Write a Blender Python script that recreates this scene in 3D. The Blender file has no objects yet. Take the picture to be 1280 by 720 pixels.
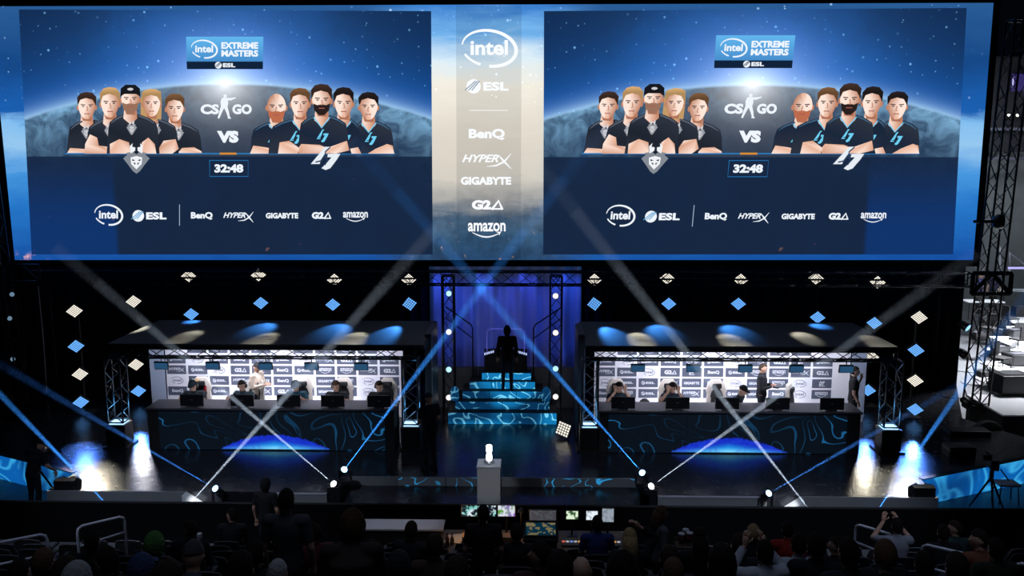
import bpy, bmesh, math, random
from mathutils import Vector, Matrix
random.seed(7)
R = math.radians
scene = bpy.context.scene
COL = scene.collection

# ------------------------------------------------------------------ camera
F = 1100.0                                   # focal length in pixels of the 1280 wide frame
CAM = Vector((1.0, 0.0, 6.9)); PITCH = R(8.8); YAW = R(1.2)
cd = bpy.data.cameras.new('camera'); cam = bpy.data.objects.new('camera', cd); COL.objects.link(cam)
cd.sensor_width = 36.0; cd.lens = 36.0 * F / 1280.0; cd.clip_end = 300
cam.location = CAM; cam.rotation_euler = (math.pi/2 - PITCH, 0, YAW)
scene.camera = cam
CM = Matrix.Rotation(YAW, 3, 'Z') @ Matrix.Rotation(math.pi/2 - PITCH, 3, 'X')
def ray(px, py): return CM @ Vector(((px-640)/F, (360-py)/F, -1.0))
def atY(px, py, Y):                          # point on the vertical plane y = Y
    d = ray(px, py); t = (Y-CAM.y)/d.y; return CAM + d*t
def atZ(px, py, Z):                          # point on the level plane z = Z
    d = ray(px, py); t = (Z-CAM.z)/d.z; return CAM + d*t

# ------------------------------------------------------------------ world and exposure
w = bpy.data.worlds.new('arena_dark'); scene.world = w; w.use_nodes = True
w.node_tree.nodes['Background'].inputs[0].default_value = (0.35, 0.5, 1.0, 1)
w.node_tree.nodes['Background'].inputs[1].default_value = 0.0022
scene.cycles.transparent_max_bounces = 64      # light crosses several stretches of haze
vs = scene.view_settings
vs.view_transform = 'Standard'; vs.look = 'None'; vs.exposure = 0.08; vs.gamma = 1.0; vs.use_curve_mapping = False

# ------------------------------------------------------------------ light helpers
BLUE = (0.06, 0.32, 1.0); DEEP = (0.05, 0.12, 1.0); WARM = (1.0, 0.93, 0.72); COOL = (0.68, 0.82, 1.0); CYAN = (0.1, 0.5, 1.0)
def aim(o, src, dst):
    o.location = src; o.rotation_euler = (Vector(dst)-Vector(src)).to_track_quat('-Z', 'Y').to_euler()
def spot(name, src, dst, color, watt, angle, blend=0.5, radius=0.06):
    l = bpy.data.lights.new(name, 'SPOT'); l.energy = watt; l.color = color; l.spot_size = R(angle); l.spot_blend = blend; l.shadow_soft_size = radius
    o = bpy.data.objects.new(name, l); COL.objects.link(o); aim(o, src, dst); return o
def area(name, src, dst, color, watt, sx, sy=None, spread=180, shape='RECTANGLE'):
    l = bpy.data.lights.new(name, 'AREA'); l.energy = watt; l.color = color; l.shape = shape; l.size = sx
    if sy: l.size_y = sy
    l.spread = R(spread)
    o = bpy.data.objects.new(name, l); COL.objects.link(o); aim(o, src, dst); return o

# dim blue-white fill without a fixture, added overhead to lift the dark audience
area('audience_fill', (0.5, 7.0, 17.0), (0.5, 8.5, 0.0), (0.62, 0.74, 1.0), 50, 10, 8, 80)
# unseen fill spots added to brighten the grey stage front panels
for x in (-9, 9): spot('stage_front_fill', (x, 5.0, 15.5), (x*.62, 17.3, -0.2), (.70, .80, 1.0), 4200, 24, .8, .4)
# backstage work light at the far right
area('backstage_light', (20.5, 30, 10.0), (18.5, 29.5, 0), (.93, .96, 1.0), 1800, 3, 6, 75)
area('backstage_light', (19.0, 36, 9.0), (20.5, 42, 2.5), (.75, .85, .95), 320, 3, 2, 150)

# ------------------------------------------------------------------ material helpers
MATS = {}
def mat(name, col, rough=0.6, metal=0.0, emit=None, estr=1.0, spec=0.5, noise=0.0, nscale=8.0, bump=0.0, trans=0.0):
    if name in MATS: return MATS[name]
    m = bpy.data.materials.new(name); m.use_nodes = True; nt = m.node_tree; b = nt.nodes['Principled BSDF']
    b.inputs['Base Color'].default_value = (*col, 1); b.inputs['Roughness'].default_value = rough; b.inputs['Metallic'].default_value = metal
    b.inputs['Specular IOR Level'].default_value = spec
    if trans: b.inputs['Transmission Weight'].default_value = trans
    if emit: m.cycles.emission_sampling = 'NONE'; b.inputs['Emission Color'].default_value = (*emit, 1); b.inputs['Emission Strength'].default_value = estr
    if noise or bump:
        tc = nt.nodes.new('ShaderNodeTexCoord'); n = nt.nodes.new('ShaderNodeTexNoise'); n.inputs['Scale'].default_value = nscale; n.inputs['Detail'].default_value = 4
        nt.links.new(tc.outputs['Object'], n.inputs['Vector'])
        if noise:
            mx = nt.nodes.new('ShaderNodeMix'); mx.data_type = 'RGBA'
            mx.inputs[6].default_value = (*[c*(1-noise) for c in col], 1); mx.inputs[7].default_value = (*[min(1, c*(1+noise)) for c in col], 1)
            nt.links.new(n.outputs[0], mx.inputs[0]); nt.links.new(mx.outputs[2], b.inputs['Base Color'])
        if bump:
            bp = nt.nodes.new('ShaderNodeBump'); bp.inputs['Strength'].default_value = bump; bp.inputs['Distance'].default_value = 0.02
            nt.links.new(n.outputs[0], bp.inputs['Height']); nt.links.new(bp.outputs[0], b.inputs['Normal'])
    MATS[name] = m; return m
def S(*c):                                   # sRGB 0..255 -> linear
    return tuple(((x/255)/12.92 if x/255 <= 0.04045 else ((x/255+0.055)/1.055)**2.4) for x in c)

class NX:                                    # tiny node-expression builder
    nt = None
    def __init__(s, sock): s.s = sock
    @staticmethod
    def _m(op, *a, clamp=False):
        n = NX.nt.nodes.new('ShaderNodeMath'); n.operation = op; n.use_clamp = clamp
        for i, x in enumerate(a):
            if isinstance(x, NX): NX.nt.links.new(x.s, n.inputs[i])
            else: n.inputs[i].default_value = x
        return NX(n.outputs[0])
    def __add__(s, o): return NX._m('ADD', s, o)
    __radd__ = __add__
    def __sub__(s, o): return NX._m('SUBTRACT', s, o)
    def __rsub__(s, o): return NX._m('SUBTRACT', o, s)
    def __mul__(s, o): return NX._m('MULTIPLY', s, o)
    __rmul__ = __mul__
    def __truediv__(s, o): return NX._m('DIVIDE', s, o)
    def __pow__(s, o): return NX._m('POWER', s, o)
def nabs(a): return NX._m('ABSOLUTE', a)
def nmax(a, b): return NX._m('MAXIMUM', a, b)
def nmin(a, b): return NX._m('MINIMUM', a, b)
def nsin(a): return NX._m('SINE', a)
def nexp(a): return NX._m('EXPONENT', a)
def nsqrt(a): return NX._m('SQRT', a)
def sstep(a, b, x):
    n = NX.nt.nodes.new('ShaderNodeMapRange'); n.interpolation_type = 'SMOOTHSTEP'
    n.inputs[1].default_value = a; n.inputs[2].default_value = b; NX.nt.links.new(x.s, n.inputs[0]); return NX(n.outputs[0])
def nnoise(vec, scale, detail=4, rough=0.5, dist=0.0):
    n = NX.nt.nodes.new('ShaderNodeTexNoise'); n.inputs['Scale'].default_value = scale; n.inputs['Detail'].default_value = detail
    n.inputs['Roughness'].default_value = rough; n.inputs['Distortion'].default_value = dist; NX.nt.links.new(vec, n.inputs['Vector']); return NX(n.outputs[0])
def nstars(vec, scale, r):
    n = NX.nt.nodes.new('ShaderNodeTexVoronoi'); n.inputs['Scale'].default_value = scale; NX.nt.links.new(vec, n.inputs['Vector'])
    sep = NX.nt.nodes.new('ShaderNodeSeparateColor'); NX.nt.links.new(n.outputs['Color'], sep.inputs[0])
    return sstep(r, r*0.25, NX(n.outputs['Distance'])) * sstep(0.55, 1.0, NX(sep.outputs[0]))
def nmix(f, a, b):                           # colours: tuples or sockets
    n = NX.nt.nodes.new('ShaderNodeMix'); n.data_type = 'RGBA'; n.clamp_factor = True
    if isinstance(f, NX): NX.nt.links.new(f.s, n.inputs[0])
    else: n.inputs[0].default_value = f
    for k, c in ((6, a), (7, b)):
        if isinstance(c, tuple): n.inputs[k].default_value = (*c, 1)
        else: NX.nt.links.new(c, n.inputs[k])
    return n.outputs[2]
def nadd(a, b, f=1.0):
    n = NX.nt.nodes.new('ShaderNodeMix'); n.data_type = 'RGBA'; n.blend_type = 'ADD'; n.clamp_factor = False
    if isinstance(f, NX): NX.nt.links.new(f.s, n.inputs[0])
    else: n.inputs[0].default_value = f
    for k, c in ((6, a), (7, b)):
        if isinstance(c, tuple): n.inputs[k].default_value = (*c, 1)
        else: NX.nt.links.new(c, n.inputs[k])
    return n.outputs[2]
def nramp(x, stops):
    n = NX.nt.nodes.new('ShaderNodeValToRGB'); r = n.color_ramp
    while len(r.elements) < len(stops): r.elements.new(0.5)
    for e, (p, c) in zip(r.elements, stops): e.position = p; e.color = (*c, 1)
    NX.nt.links.new(x.s, n.inputs[0]); return n.outputs[0]
def emat(name, fn, strength=1.0, gloss=0.0, sample=False):
    """an emissive display: fn(x, y, z, vec) -> colour socket; display glass keeps a faint gloss"""
    m = bpy.data.materials.new(name); m.use_nodes = True; nt = m.node_tree; NX.nt = nt
    if not sample: m.cycles.emission_sampling = 'NONE'
    b = nt.nodes['Principled BSDF']; b.inputs['Base Color'].default_value = (0.01, 0.01, 0.012, 1); b.inputs['Roughness'].default_value = 0.5
    tc = nt.nodes.new('ShaderNodeTexCoord'); sp = nt.nodes.new('ShaderNodeSeparateXYZ'); nt.links.new(tc.outputs['Object'], sp.inputs[0])
    c = fn(NX(sp.outputs[0]), NX(sp.outputs[1]), NX(sp.outputs[2]), tc.outputs['Object'])
    if isinstance(c, tuple): b.inputs['Emission Color'].default_value = (*c, 1)
    else: nt.links.new(c, b.inputs['Emission Color'])
    b.inputs['Emission Strength'].default_value = strength
    b.inputs['Specular IOR Level'].default_value = gloss
    MATS[name] = m; return m

# ------------------------------------------------------------------ mesh helpers
class MB:
    """collects shapes and links them as ONE mesh object"""
    def __init__(s): s.v = []; s.f = []; s.m = []; s.c = []
    def add(s, vs, fs, mi=0, cols=None):
        b = len(s.v); s.v += [tuple(x) for x in vs]
        for f in fs: s.f.append(tuple(i+b for i in f)); s.m.append(mi)
        s.c += (cols if cols else [(1, 1, 1)]*len(vs)); return s
    def box(s, c, d, rot=None, mi=0, bevel=0.0):
        x, y, z = d[0]/2, d[1]/2, d[2]/2
        if bevel > 0:
            bm = bmesh.new(); bmesh.ops.create_cube(bm, size=1.0)
            for q in bm.verts: q.co = Vector((q.co.x*d[0], q.co.y*d[1], q.co.z*d[2]))
            bmesh.ops.bevel(bm, geom=bm.edges[:], offset=bevel, segments=2, affect='EDGES', profile=0.5)
            bm.verts.index_update(); vs = [q.co.copy() for q in bm.verts]; fs = [[q.index for q in f.verts] for f in bm.faces]; bm.free()
        else:
            vs = [Vector((a*x, b*y, e*z)) for a in (-1, 1) for b in (-1, 1) for e in (-1, 1)]
            fs = [(0,1,3,2), (4,6,7,5), (0,4,5,1), (2,3,7,6), (0,2,6,4), (1,5,7,3)]
        if rot is not None: vs = [rot @ q for q in vs]
        return s.add([q+Vector(c) for q in vs], fs, mi)
    def tube(s, pts, r, n=8, mi=0, caps=True, closed=False):
        pts = [Vector(p) for p in pts]; rr = r if isinstance(r, (list, tuple)) else [r]*len(pts)
        vs, fs = [], []; ref = None; N = len(pts)
        for i, p in enumerate(pts):
            a = pts[(i-1) % N] if (i > 0 or closed) else p; b = pts[(i+1) % N] if (i < N-1 or closed) else p
            t = (b-a)
            t = t.normalized() if t.length > 1e-9 else Vector((0, 0, 1))
            if ref is None: ref = t.orthogonal().normalized()
            ref = (ref - t*ref.dot(t)); ref = ref.normalized() if ref.length > 1e-6 else t.orthogonal().normalized()
            bi = t.cross(ref)
            for k in range(n):
                an = 2*math.pi*k/n; vs.append(p + (ref*math.cos(an) + bi*math.sin(an))*rr[i])
        for i in range(N if closed else N-1):
            j = (i+1) % N
            for k in range(n): fs.append((i*n+k, i*n+(k+1) % n, j*n+(k+1) % n, j*n+k))
        if caps and not closed: fs.append(tuple(range(n-1, -1, -1))); fs.append(tuple(range((N-1)*n, N*n)))
        return s.add(vs, fs, mi)
    def lathe(s, prof, c=(0, 0, 0), n=20, mi=0, rot=None):
        vs, fs = [], []
        for (r, z) in prof:
            for k in range(n):
                a = 2*math.pi*k/n; q = Vector((r*math.cos(a), r*math.sin(a), z)); vs.append((rot @ q if rot is not None else q) + Vector(c))
        for i in range(len(prof)-1):
            for k in range(n): fs.append((i*n+k, i*n+(k+1) % n, (i+1)*n+(k+1) % n, (i+1)*n+k))
        fs.append(tuple(range(n-1, -1, -1))); fs.append(tuple(range((len(prof)-1)*n, len(prof)*n)))
        return s.add(vs, fs, mi)
    def prism(s, poly, z0, z1, mi=0, fn=None):       # poly in xy, extruded z0..z1
        n = len(poly); vs = [Vector((x, y, z0)) for x, y in poly] + [Vector((x, y, z1)) for x, y in poly]
        if fn: vs = [Vector(fn(q)) for q in vs]
        fs = [tuple(range(n-1, -1, -1)), tuple(range(n, 2*n))] + [(i, (i+1) % n, n+(i+1) % n, n+i) for i in range(n)]
        return s.add(vs, fs, mi)
    def ball(s, c, r, seg=12, ring=8, mi=0, rot=None):
        r = Vector((r, r, r)) if isinstance(r, (int, float)) else Vector(r); vs, fs = [], []
        for i in range(ring+1):
            th = math.pi*i/ring
            for k in range(seg):
                a = 2*math.pi*k/seg; q = Vector((r.x*math.sin(th)*math.cos(a), r.y*math.sin(th)*math.sin(a), r.z*math.cos(th)))
                vs.append((rot @ q if rot is not None else q)+Vector(c))
        for i in range(ring):
            for k in range(seg): fs.append((i*seg+k, (i+1)*seg+k, (i+1)*seg+(k+1) % seg, i*seg+(k+1) % seg))
        return s.add(vs, fs, mi)
    def mesh(s, name, mats, smooth=False, off=None):
        me = bpy.data.meshes.new(name); o = Vector(off) if off is not None else Vector((0, 0, 0))
        me.from_pydata([Vector(q)-o for q in s.v], [], s.f)
        for m in (mats if isinstance(mats, (list, tuple)) else [mats]): me.materials.append(m)
        if any(s.m): me.polygons.foreach_set('material_index', s.m)
        if smooth: me.polygons.foreach_set('use_smooth', [True]*len(s.f))
        me.update(); return me
    def build(s, name, mats, parent=None, smooth=False, off=None, colors=False):
        me = s.mesh(name, mats, smooth, off)
        if colors:
            at = me.color_attributes.new('print', 'FLOAT_COLOR', 'POINT')
            for i, c in enumerate(s.c): at.data[i].color = (*c, 1)
        return obj(name, me, parent)
def obj(name, me, parent=None, loc=None, rot=None):
    o = bpy.data.objects.new(name, me); COL.objects.link(o)
    if parent: o.parent = parent
    if loc is not None: o.location = loc
    if rot is not None: o.rotation_euler = rot
    return o
def tag(o, label=None, cat=None, group=None, kind=None):
    if label: o['label'] = label
    if cat: o['category'] = cat
    if group: o['group'] = group
    if kind: o['kind'] = kind
    return o
def thing(name, label, cat, loc=(0, 0, 0), rz=0.0, group=None):
    o = bpy.data.objects.new(name, None); COL.objects.link(o); o.empty_display_size = 0.2
    o.location = loc; o.rotation_euler = (0, 0, rz); return tag(o, label, cat, group)
KIDS = {}
def copy_tree(o, parent=None, top=True):
    c = o.copy(); COL.objects.link(c); c.parent = parent
    for ch in [x for x in bpy.data.objects if x.parent == o]: copy_tree(ch, c, False)
    return c
def struct(name, mb, m, parent=None, **k):
    o = mb.build(name, m, parent, **k)
    if not parent: o['kind'] = 'structure'
    return o
def arc(c, r, a0, a1, n=8, ax=(0, 1)):
    return [(c[0]+r*math.cos(R(a0+(a1-a0)*i/n)), c[1]+r*math.sin(R(a0+(a1-a0)*i/n))) for i in range(n+1)]
def rrect(x0, y0, x1, y1, r, n=4):
    return arc((x1-r, y1-r), r, 0, 90, n)+arc((x0+r, y1-r), r, 90, 180, n)+arc((x0+r, y0+r), r, 180, 270, n)+arc((x1-r, y0+r), r, 270, 360, n)

black = mat('matt_black', (0.012, 0.012, 0.014), 0.7)
blackmetal = mat('black_metal', (0.02, 0.02, 0.024), 0.45, 0.3)
alu = mat('dark_aluminium_truss', (0.16, 0.17, 0.19), 0.35, 0.9)
darktruss = mat('black_truss_tube', (0.025, 0.026, 0.03), 0.4, 0.5)
rubber = mat('rubber', (0.015, 0.015, 0.015), 0.8)

# ================================================================== the large structure
AF = -0.6                                    # arena floor; the stage deck is z = 0

def floor_material(name, col, r0, r1, scale, bump):
    m = bpy.data.materials.new(name); m.use_nodes = True; nt = m.node_tree; NX.nt = nt; b = nt.nodes['Principled BSDF']
    tc = nt.nodes.new('ShaderNodeTexCoord')
    n = nnoise(tc.outputs['Object'], scale, 5, 0.6)
    nt.links.new(nmix(n, tuple(c*0.7 for c in col), tuple(c*1.3 for c in col)), b.inputs['Base Color'])
    nt.links.new((n*(r1-r0)+r0).s, b.inputs['Roughness'])
    b.inputs['Specular IOR Level'].default_value = 0.6
    n2 = nnoise(tc.outputs['Object'], 2.2, 3, 0.5)
    bp = nt.nodes.new('ShaderNodeBump'); bp.inputs['Strength'].default_value = bump; bp.inputs['Distance'].default_value = 0.03
    nt.links.new(n2.s, bp.inputs['Height']); nt.links.new(bp.outputs[0], b.inputs['Normal'])
    return m
deckmat = floor_material('gloss_black_stage_deck', (0.012, 0.014, 0.02), 0.16, 0.34, 6.0, 0.25)
concrete = floor_material('arena_concrete', (0.13, 0.135, 0.15), 0.35, 0.6, 2.5, 0.3)

FY = 17.1                                     # front line of the stage wings
xl0, xl1 = atY(60, 617, FY).x, atY(425, 617, FY).x
xr0, xr1 = atY(812, 617, FY).x, atY(1172, 622, FY).x
cl, cr = atZ(438, 595, 0), atZ(797, 597, 0)
LP1, LP2 = atZ(95, 590, 0), atZ(-40, 557, 0)
RP1, RP2 = atZ(1150, 598, 0), atZ(1330, 562, 0)
CY = cl.y
deck = [(LP2.x, LP2.y), (LP1.x, LP1.y), (xl0, FY), (xl1, FY), (cl.x, CY), (cr.x, CY), (xr0, FY), (xr1, FY), (RP1.x, RP1.y), (RP2.x, RP2.y),
        (RP2.x-1.2, 22.5), (14.0, 26.4), (-19.0, 26.4), (LP2.x, 23.0)]
struct('floor', MB().box((0, 20, AF-0.1), (90, 80, 0.2)), concrete)
struct('stage_floor', MB().prism(deck, -0.36, 0.0), deckmat)
struct('stage_skirt', MB().prism([(x*0.985, y+0.15 if y < 20 else y-0.1) for x, y in deck], AF, -0.36), black)
apron = [atZ(428, 640, -0.2), atZ(800, 643, -0.2)]
struct('apron_floor', MB().prism([(apron[0].x, apron[0].y), (apron[1].x, apron[1].y), (cr.x+0.05, CY-0.02), (cl.x-0.05, CY-0.02)], AF, -0.2), deckmat)

greyfascia = mat('grey_fascia_panel', (0.20, 0.21, 0.225), 0.55, noise=0.1, nscale=3)
whitefascia = mat('white_wedge_panel', (0.7, 0.72, 0.74), 0.5)
def contour_led(name, base, line, k=26.0, scale=1.6, wid=0.35, strength=1.0, fill=None, axes='xz'):
    """LED face showing flowing contour lines"""
    def fn(x, y, z, vec):
        mp = NX.nt.nodes.new('ShaderNodeMapping'); NX.nt.links.new(vec, mp.inputs[0]); mp.inputs['Scale'].default_value = (1.0, 1.0, 1.35)
        n = nnoise(mp.outputs[0], scale, 1.5, 0.4, 0.9)
        s = nabs(nsin(n*k)); ln = sstep(wid, 0.02, s)
        gate = sstep(0.40, 0.52, nnoise(mp.outputs[0], scale*0.45, 1, 0.5))
        c = nmix(gate, base, fill or base)
        return nmix(ln*(gate*0.65+0.35), c, line)
    return emat(name, fn, strength, 0.3)
led_wall = contour_led('led_wall_bright', S(10, 70, 135), S(60, 180, 245), 15, 0.9, 0.9, 0.75, fill=S(14, 104, 190))
led_step = contour_led('led_step_blue', S(6, 46, 80), S(120, 215, 250), 20, 1.4, 0.45, 1.15, fill=S(16, 110, 165))
led_lip = contour_led('led_lip_contours', S(38, 44, 54), S(46, 160, 225), 22, 1.3, 0.3, 0.7)

def fascia(name, x0, x1, slant, label):
    """front lip panel of a wing with one end cut to a slope"""
    t = thing(name, label, 'stage panel', ((x0+x1)/2, FY-0.02, -0.34))
    mb = MB(); mb.box((0, 0, 0.17), (x1-x0, 0.04, 0.34)); mb.build('panel', greyfascia, t)
    h = (x1-x0)/2; s = 1 if slant > 0 else -1
    w = MB(); poly = [(s*h, 0.0), (s*(h+0.34), 0.0), (s*(h+0.34), 0.11), (s*h, 0.34)]
    w.prism(poly, -0.22, 0.02, fn=lambda q: (q.x, q.z, q.y)); w.build('sloped_end', whitefascia, t)
    return t
xa, xb = atY(233, 617, FY).x, atY(1001, 622, FY).x
fascia('stage_front_panel', xl0, xa, 1, 'long grey stage front panel with a white sloped end, below the left floor reflections')
fascia('stage_front_panel', xb, xr1, -1, 'long grey stage front panel with a white sloped end, below the right floor reflections')
for px0, px1, lab in ((345, 409, 'short grey stage front panel between the standing hooded person and the white beam lamp'),
                      (822, 958, 'grey stage front panel under the right desk, right of the white beam lamp')):
    a, b = atY(px0, 620, FY).x, atY(px1, 624, FY).x
    t = thing('stage_front_panel', lab, 'stage panel', ((a+b)/2, FY-0.02, -0.30))
    MB().box((0, 0, 0.15), (b-a, 0.04, 0.22)).build('panel', greyfascia, t)
    MB().box((0, 0.0, 0.278), (b-a, 0.06, 0.03)).build('edge_trim', mat('pale_trim', (0.35, 0.35, 0.42), 0.4), t)
t = thing('centre_step_panel', 'pale LED step panel with blue contour patches behind the white podium', 'stage panel', ((cl.x+cr.x)/2, CY-0.015, -0.2))
W = cr.x-cl.x
MB().box((0, 0, 0.1), (W, 0.03, 0.2)).build('panel', greyfascia, t)
for i in range(6):
    if i in (0, 3): continue
    MB().box((-W/2+W*(i+0.5)/6, -0.018, 0.1), (W/6-0.02, 0.012, 0.19)).build('led_strip', led_lip, t)

def led_side(name, a, b, slant, label, n=5):
    """LED-faced side wall of the stage, running back and outwards"""
    d = (b-a); L = d.length; ang = math.atan2(d.y, d.x)
    t = thing(name, label, 'LED wall', (a.x, a.y, AF), ang)
    sg = 1 if d.x > 0 else -1
    for i in range(n):
        x0, x1 = L*i/n+0.01, L*(i+1)/n-0.01
        z0l = 0.0
        poly = [(x0, 0.02), (x1, 0.02), (x1, 0.59), (x0, 0.59)]
        if i == 0: poly[0] = (x0+0.42, 0.02)
        off = -0.05 if sg > 0 else 0.05
        MB().prism(poly, off-0.03, off+0.03, fn=lambda q: (q.x, q.z, q.y)).build('led_panel', led_wall, t)
    MB().box((L/2, (-0.03 if sg > 0 else 0.03), 0.605), (L, 0.12, 0.02)).build('top_edge', blackmetal, t)
    return t
led_side('led_side_wall', RP1, RP2, 1, 'long bright blue LED wall angling back behind the camera tripod and stool')
led_side('led_side_wall', LP1, LP2, -1, 'bright blue patterned LED wall behind the left camera operator')

# crowd barrier between the pit and the stage
bt = thing('crowd_barrier', 'matt black crowd barrier running along the whole stage front', 'barrier', (0, 16.0, AF))
MB().box((0, 0, 0.4), (34, 0.06, 0.8)).build('barrier_panel', mat('barrier_black', (.004, .004, .005), .9, spec=.1), bt)
MB().tube([(-17, -0.02, 0.82), (17, -0.02, 0.82)], 0.025).build('barrier_rail', blackmetal, bt)

# raked seating tiers
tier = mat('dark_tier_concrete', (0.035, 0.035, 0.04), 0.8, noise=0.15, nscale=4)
mb = MB(); prof = []
y = 14.2; z = AF
prof = [(14.2, AF-0.5), (14.2, AF)]
while y > -3.0:
    z += 0.323; prof += [(y, z), (y-0.85, z)]; y -= 0.85
prof += [(y, AF-0.5)]
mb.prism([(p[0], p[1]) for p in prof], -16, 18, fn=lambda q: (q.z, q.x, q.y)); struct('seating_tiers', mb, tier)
def tier_z(yy): return AF if yy >= 14.2 else AF + 0.323*(int((14.2-yy)/0.85)+1)
# pleated drapes
def drape(name, x0, x1, y, z0, z1, m, label, pleat=0.35, amp=0.09):
    t = thing(name, label, 'curtain', ((x0+x1)/2, y, z0)); mb = MB(); n = max(8, int((x1-x0)/pleat*8)); rows = 3; vs = []; fs = []
    for j in range(rows):
        for i in range(n+1):
            x = x0+(x1-x0)*i/n; ph = x/pleat*2*math.pi
            vs.append((x-(x0+x1)/2, amp*math.sin(ph)+amp*0.5*math.sin(ph*0.37+1), (z1-z0)*j/(rows-1)))
    for j in range(rows-1):
        for i in range(n): fs.append((j*(n+1)+i, j*(n+1)+i+1, (j+1)*(n+1)+i+1, (j+1)*(n+1)+i))
    mb.add(vs, fs); mb.build('pleated_cloth', m, t, smooth=True)
    MB().tube([(-(x1-x0)/2, 0, z1-z0), ((x1-x0)/2, 0, z1-z0)], 0.03).build('hanging_rail', blackmetal, t); return t
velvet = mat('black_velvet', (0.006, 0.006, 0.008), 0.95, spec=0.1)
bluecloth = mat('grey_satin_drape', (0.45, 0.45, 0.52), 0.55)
DY = 25.6
cx0, cx1 = atY(541, 400, DY-0.3).x, atY(722, 400, DY-0.3).x
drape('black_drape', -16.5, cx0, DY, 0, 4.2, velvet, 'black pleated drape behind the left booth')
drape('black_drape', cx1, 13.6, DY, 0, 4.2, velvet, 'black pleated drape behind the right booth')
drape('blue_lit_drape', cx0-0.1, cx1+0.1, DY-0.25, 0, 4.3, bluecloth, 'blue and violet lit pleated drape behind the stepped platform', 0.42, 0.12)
# blue wash on the centre drape: wash lamps standing on the deck and hung behind the screen truss
for fx, wcol, e in ((-1.9, (.03, .10, 1.0), 70), (-0.7, (0.05, 0.12, 1.0), 60), (0.5, (0.05, 0.10, 1.0), 60), (1.7, (.03, .10, 1.0), 70)):
    spot('drape_wash', (fx+0.35, 24.55, 0.25), (fx+0.35, DY-0.3, 2.9), wcol, e*0.35, 80, 0.9, 0.1)
    spot('drape_wash', (fx+0.35, 24.55, 3.85), (fx+0.35, DY-0.3, 2.2), wcol, e*1.3, 80, 0.9, 0.1)

# ================================================================== flat print: a small painter for pictures and lettering
_T = {}
def text_geo(body, bold=0.03, shear=0.0, spacing=1.0):
    k = (body, bold, shear, spacing)
    if k in _T: return _T[k]
    cu = bpy.data.curves.new('lettering', 'FONT'); cu.body = body; cu.size = 1.0; cu.shear = shear; cu.space_character = spacing; cu.offset = bold; cu.resolution_u = 3
    o = bpy.data.objects.new('lettering', cu); COL.objects.link(o); bpy.context.view_layer.update()
    me = bpy.data.meshes.new_from_object(o.evaluated_get(bpy.context.evaluated_depsgraph_get()))
    vs = [(v.co.x, v.co.y) for v in me.vertices]; fs = [tuple(p.vertices) for p in me.polygons]
    bpy.data.objects.remove(o); bpy.data.curves.remove(cu); bpy.data.meshes.remove(me)
    x0 = min(v[0] for v in vs); x1 = max(v[0] for v in vs); y0 = min(v[1] for v in vs); y1 = max(v[1] for v in vs)
    _T[k] = ([((x-x0)/(x1-x0)-0.5, (y-y0)/(y1-y0)-0.5) for x, y in vs], fs); return _T[k]
class Paint:
    """shapes in a plane: x right, y down (like the picture), each on its own thin layer; built as one print"""
    def __init__(s): s.mb = MB(); s.n = 0
    def poly(s, pts, col, cols=None):
        z = s.n; s.n += 1
        s.mb.add([(x, y, z) for x, y in pts], [tuple(range(len(pts)))], 0, cols or [col]*len(pts)); return s
    def fan(s, pts, centre, ccol, cols):
        z = s.n; s.n += 1; n = len(pts)
        s.mb.add([(x, y, z) for x, y in pts]+[(*centre, z)], [(i, (i+1) % n, n) for i in range(n)], 0, (cols if isinstance(cols, list) else [cols]*n)+[ccol]); return s
    def ell(s, cx, cy, rx, ry, col, ccol=None, n=20, cc=None):
        pts = [(cx+rx*math.cos(2*math.pi*i/n), cy+ry*math.sin(2*math.pi*i/n)) for i in range(n)]
        return s.fan(pts, cc or (cx, cy), ccol or col, col)
    def stroke(s, pts, w, col):
        ww = w if isinstance(w, (list, tuple)) else [w]*len(pts); L, Rr = [], []
        for i, p in enumerate(pts):
            a = pts[max(0, i-1)]; b = pts[min(len(pts)-1, i+1)]; d = math.hypot(b[0]-a[0], b[1]-a[1]) or 1; nx, ny = -(b[1]-a[1])/d, (b[0]-a[0])/d
            L.append((p[0]+nx*ww[i]/2, p[1]+ny*ww[i]/2)); Rr.append((p[0]-nx*ww[i]/2, p[1]-ny*ww[i]/2))
        z = s.n; s.n += 1; n = len(pts)
        s.mb.add([(x, y, z) for x, y in L+Rr], [(i, i+1, n+i+1, n+i) for i in range(n-1)], 0, [col]*(2*n)); return s
    def text(s, body, cx, cy, w, h, col, bold=0.03, shear=0.0, spacing=1.0):
        vs, fs = text_geo(body, bold, shear, spacing); z = s.n; s.n += 1
        s.mb.add([(cx+x*w, cy-y*h, z) for x, y in vs], fs, 0, [col]*len(vs)); return s
    def xf(s, fn):                               # map (x, y, layer) to 3D
        s.mb.v = [tuple(fn(*q)) for q in s.mb.v]; return s
def printmat(name, strength, emit=True):
    m = bpy.data.materials.new(name); m.use_nodes = True; m.cycles.emission_sampling = 'NONE'; nt = m.node_tree; b = nt.nodes['Principled BSDF']
    at = nt.nodes.new('ShaderNodeAttribute'); at.attribute_name = 'print'
    if emit:
        nt.links.new(at.outputs['Color'], b.inputs['Emission Color']); b.inputs['Emission Strength'].default_value = strength
        b.inputs['Base Color'].default_value = (0.01, 0.01, 0.01, 1); b.inputs['Specular IOR Level'].default_value = 0
    else: nt.links.new(at.outputs['Color'], b.inputs['Base Color']); b.inputs['Roughness'].default_value = 0.6
    return m
screenprint = printmat('screen_picture', 1.0)
inkprint = printmat('printed_ink', 1.0, False)
WHT = S(235, 242, 250)
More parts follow.
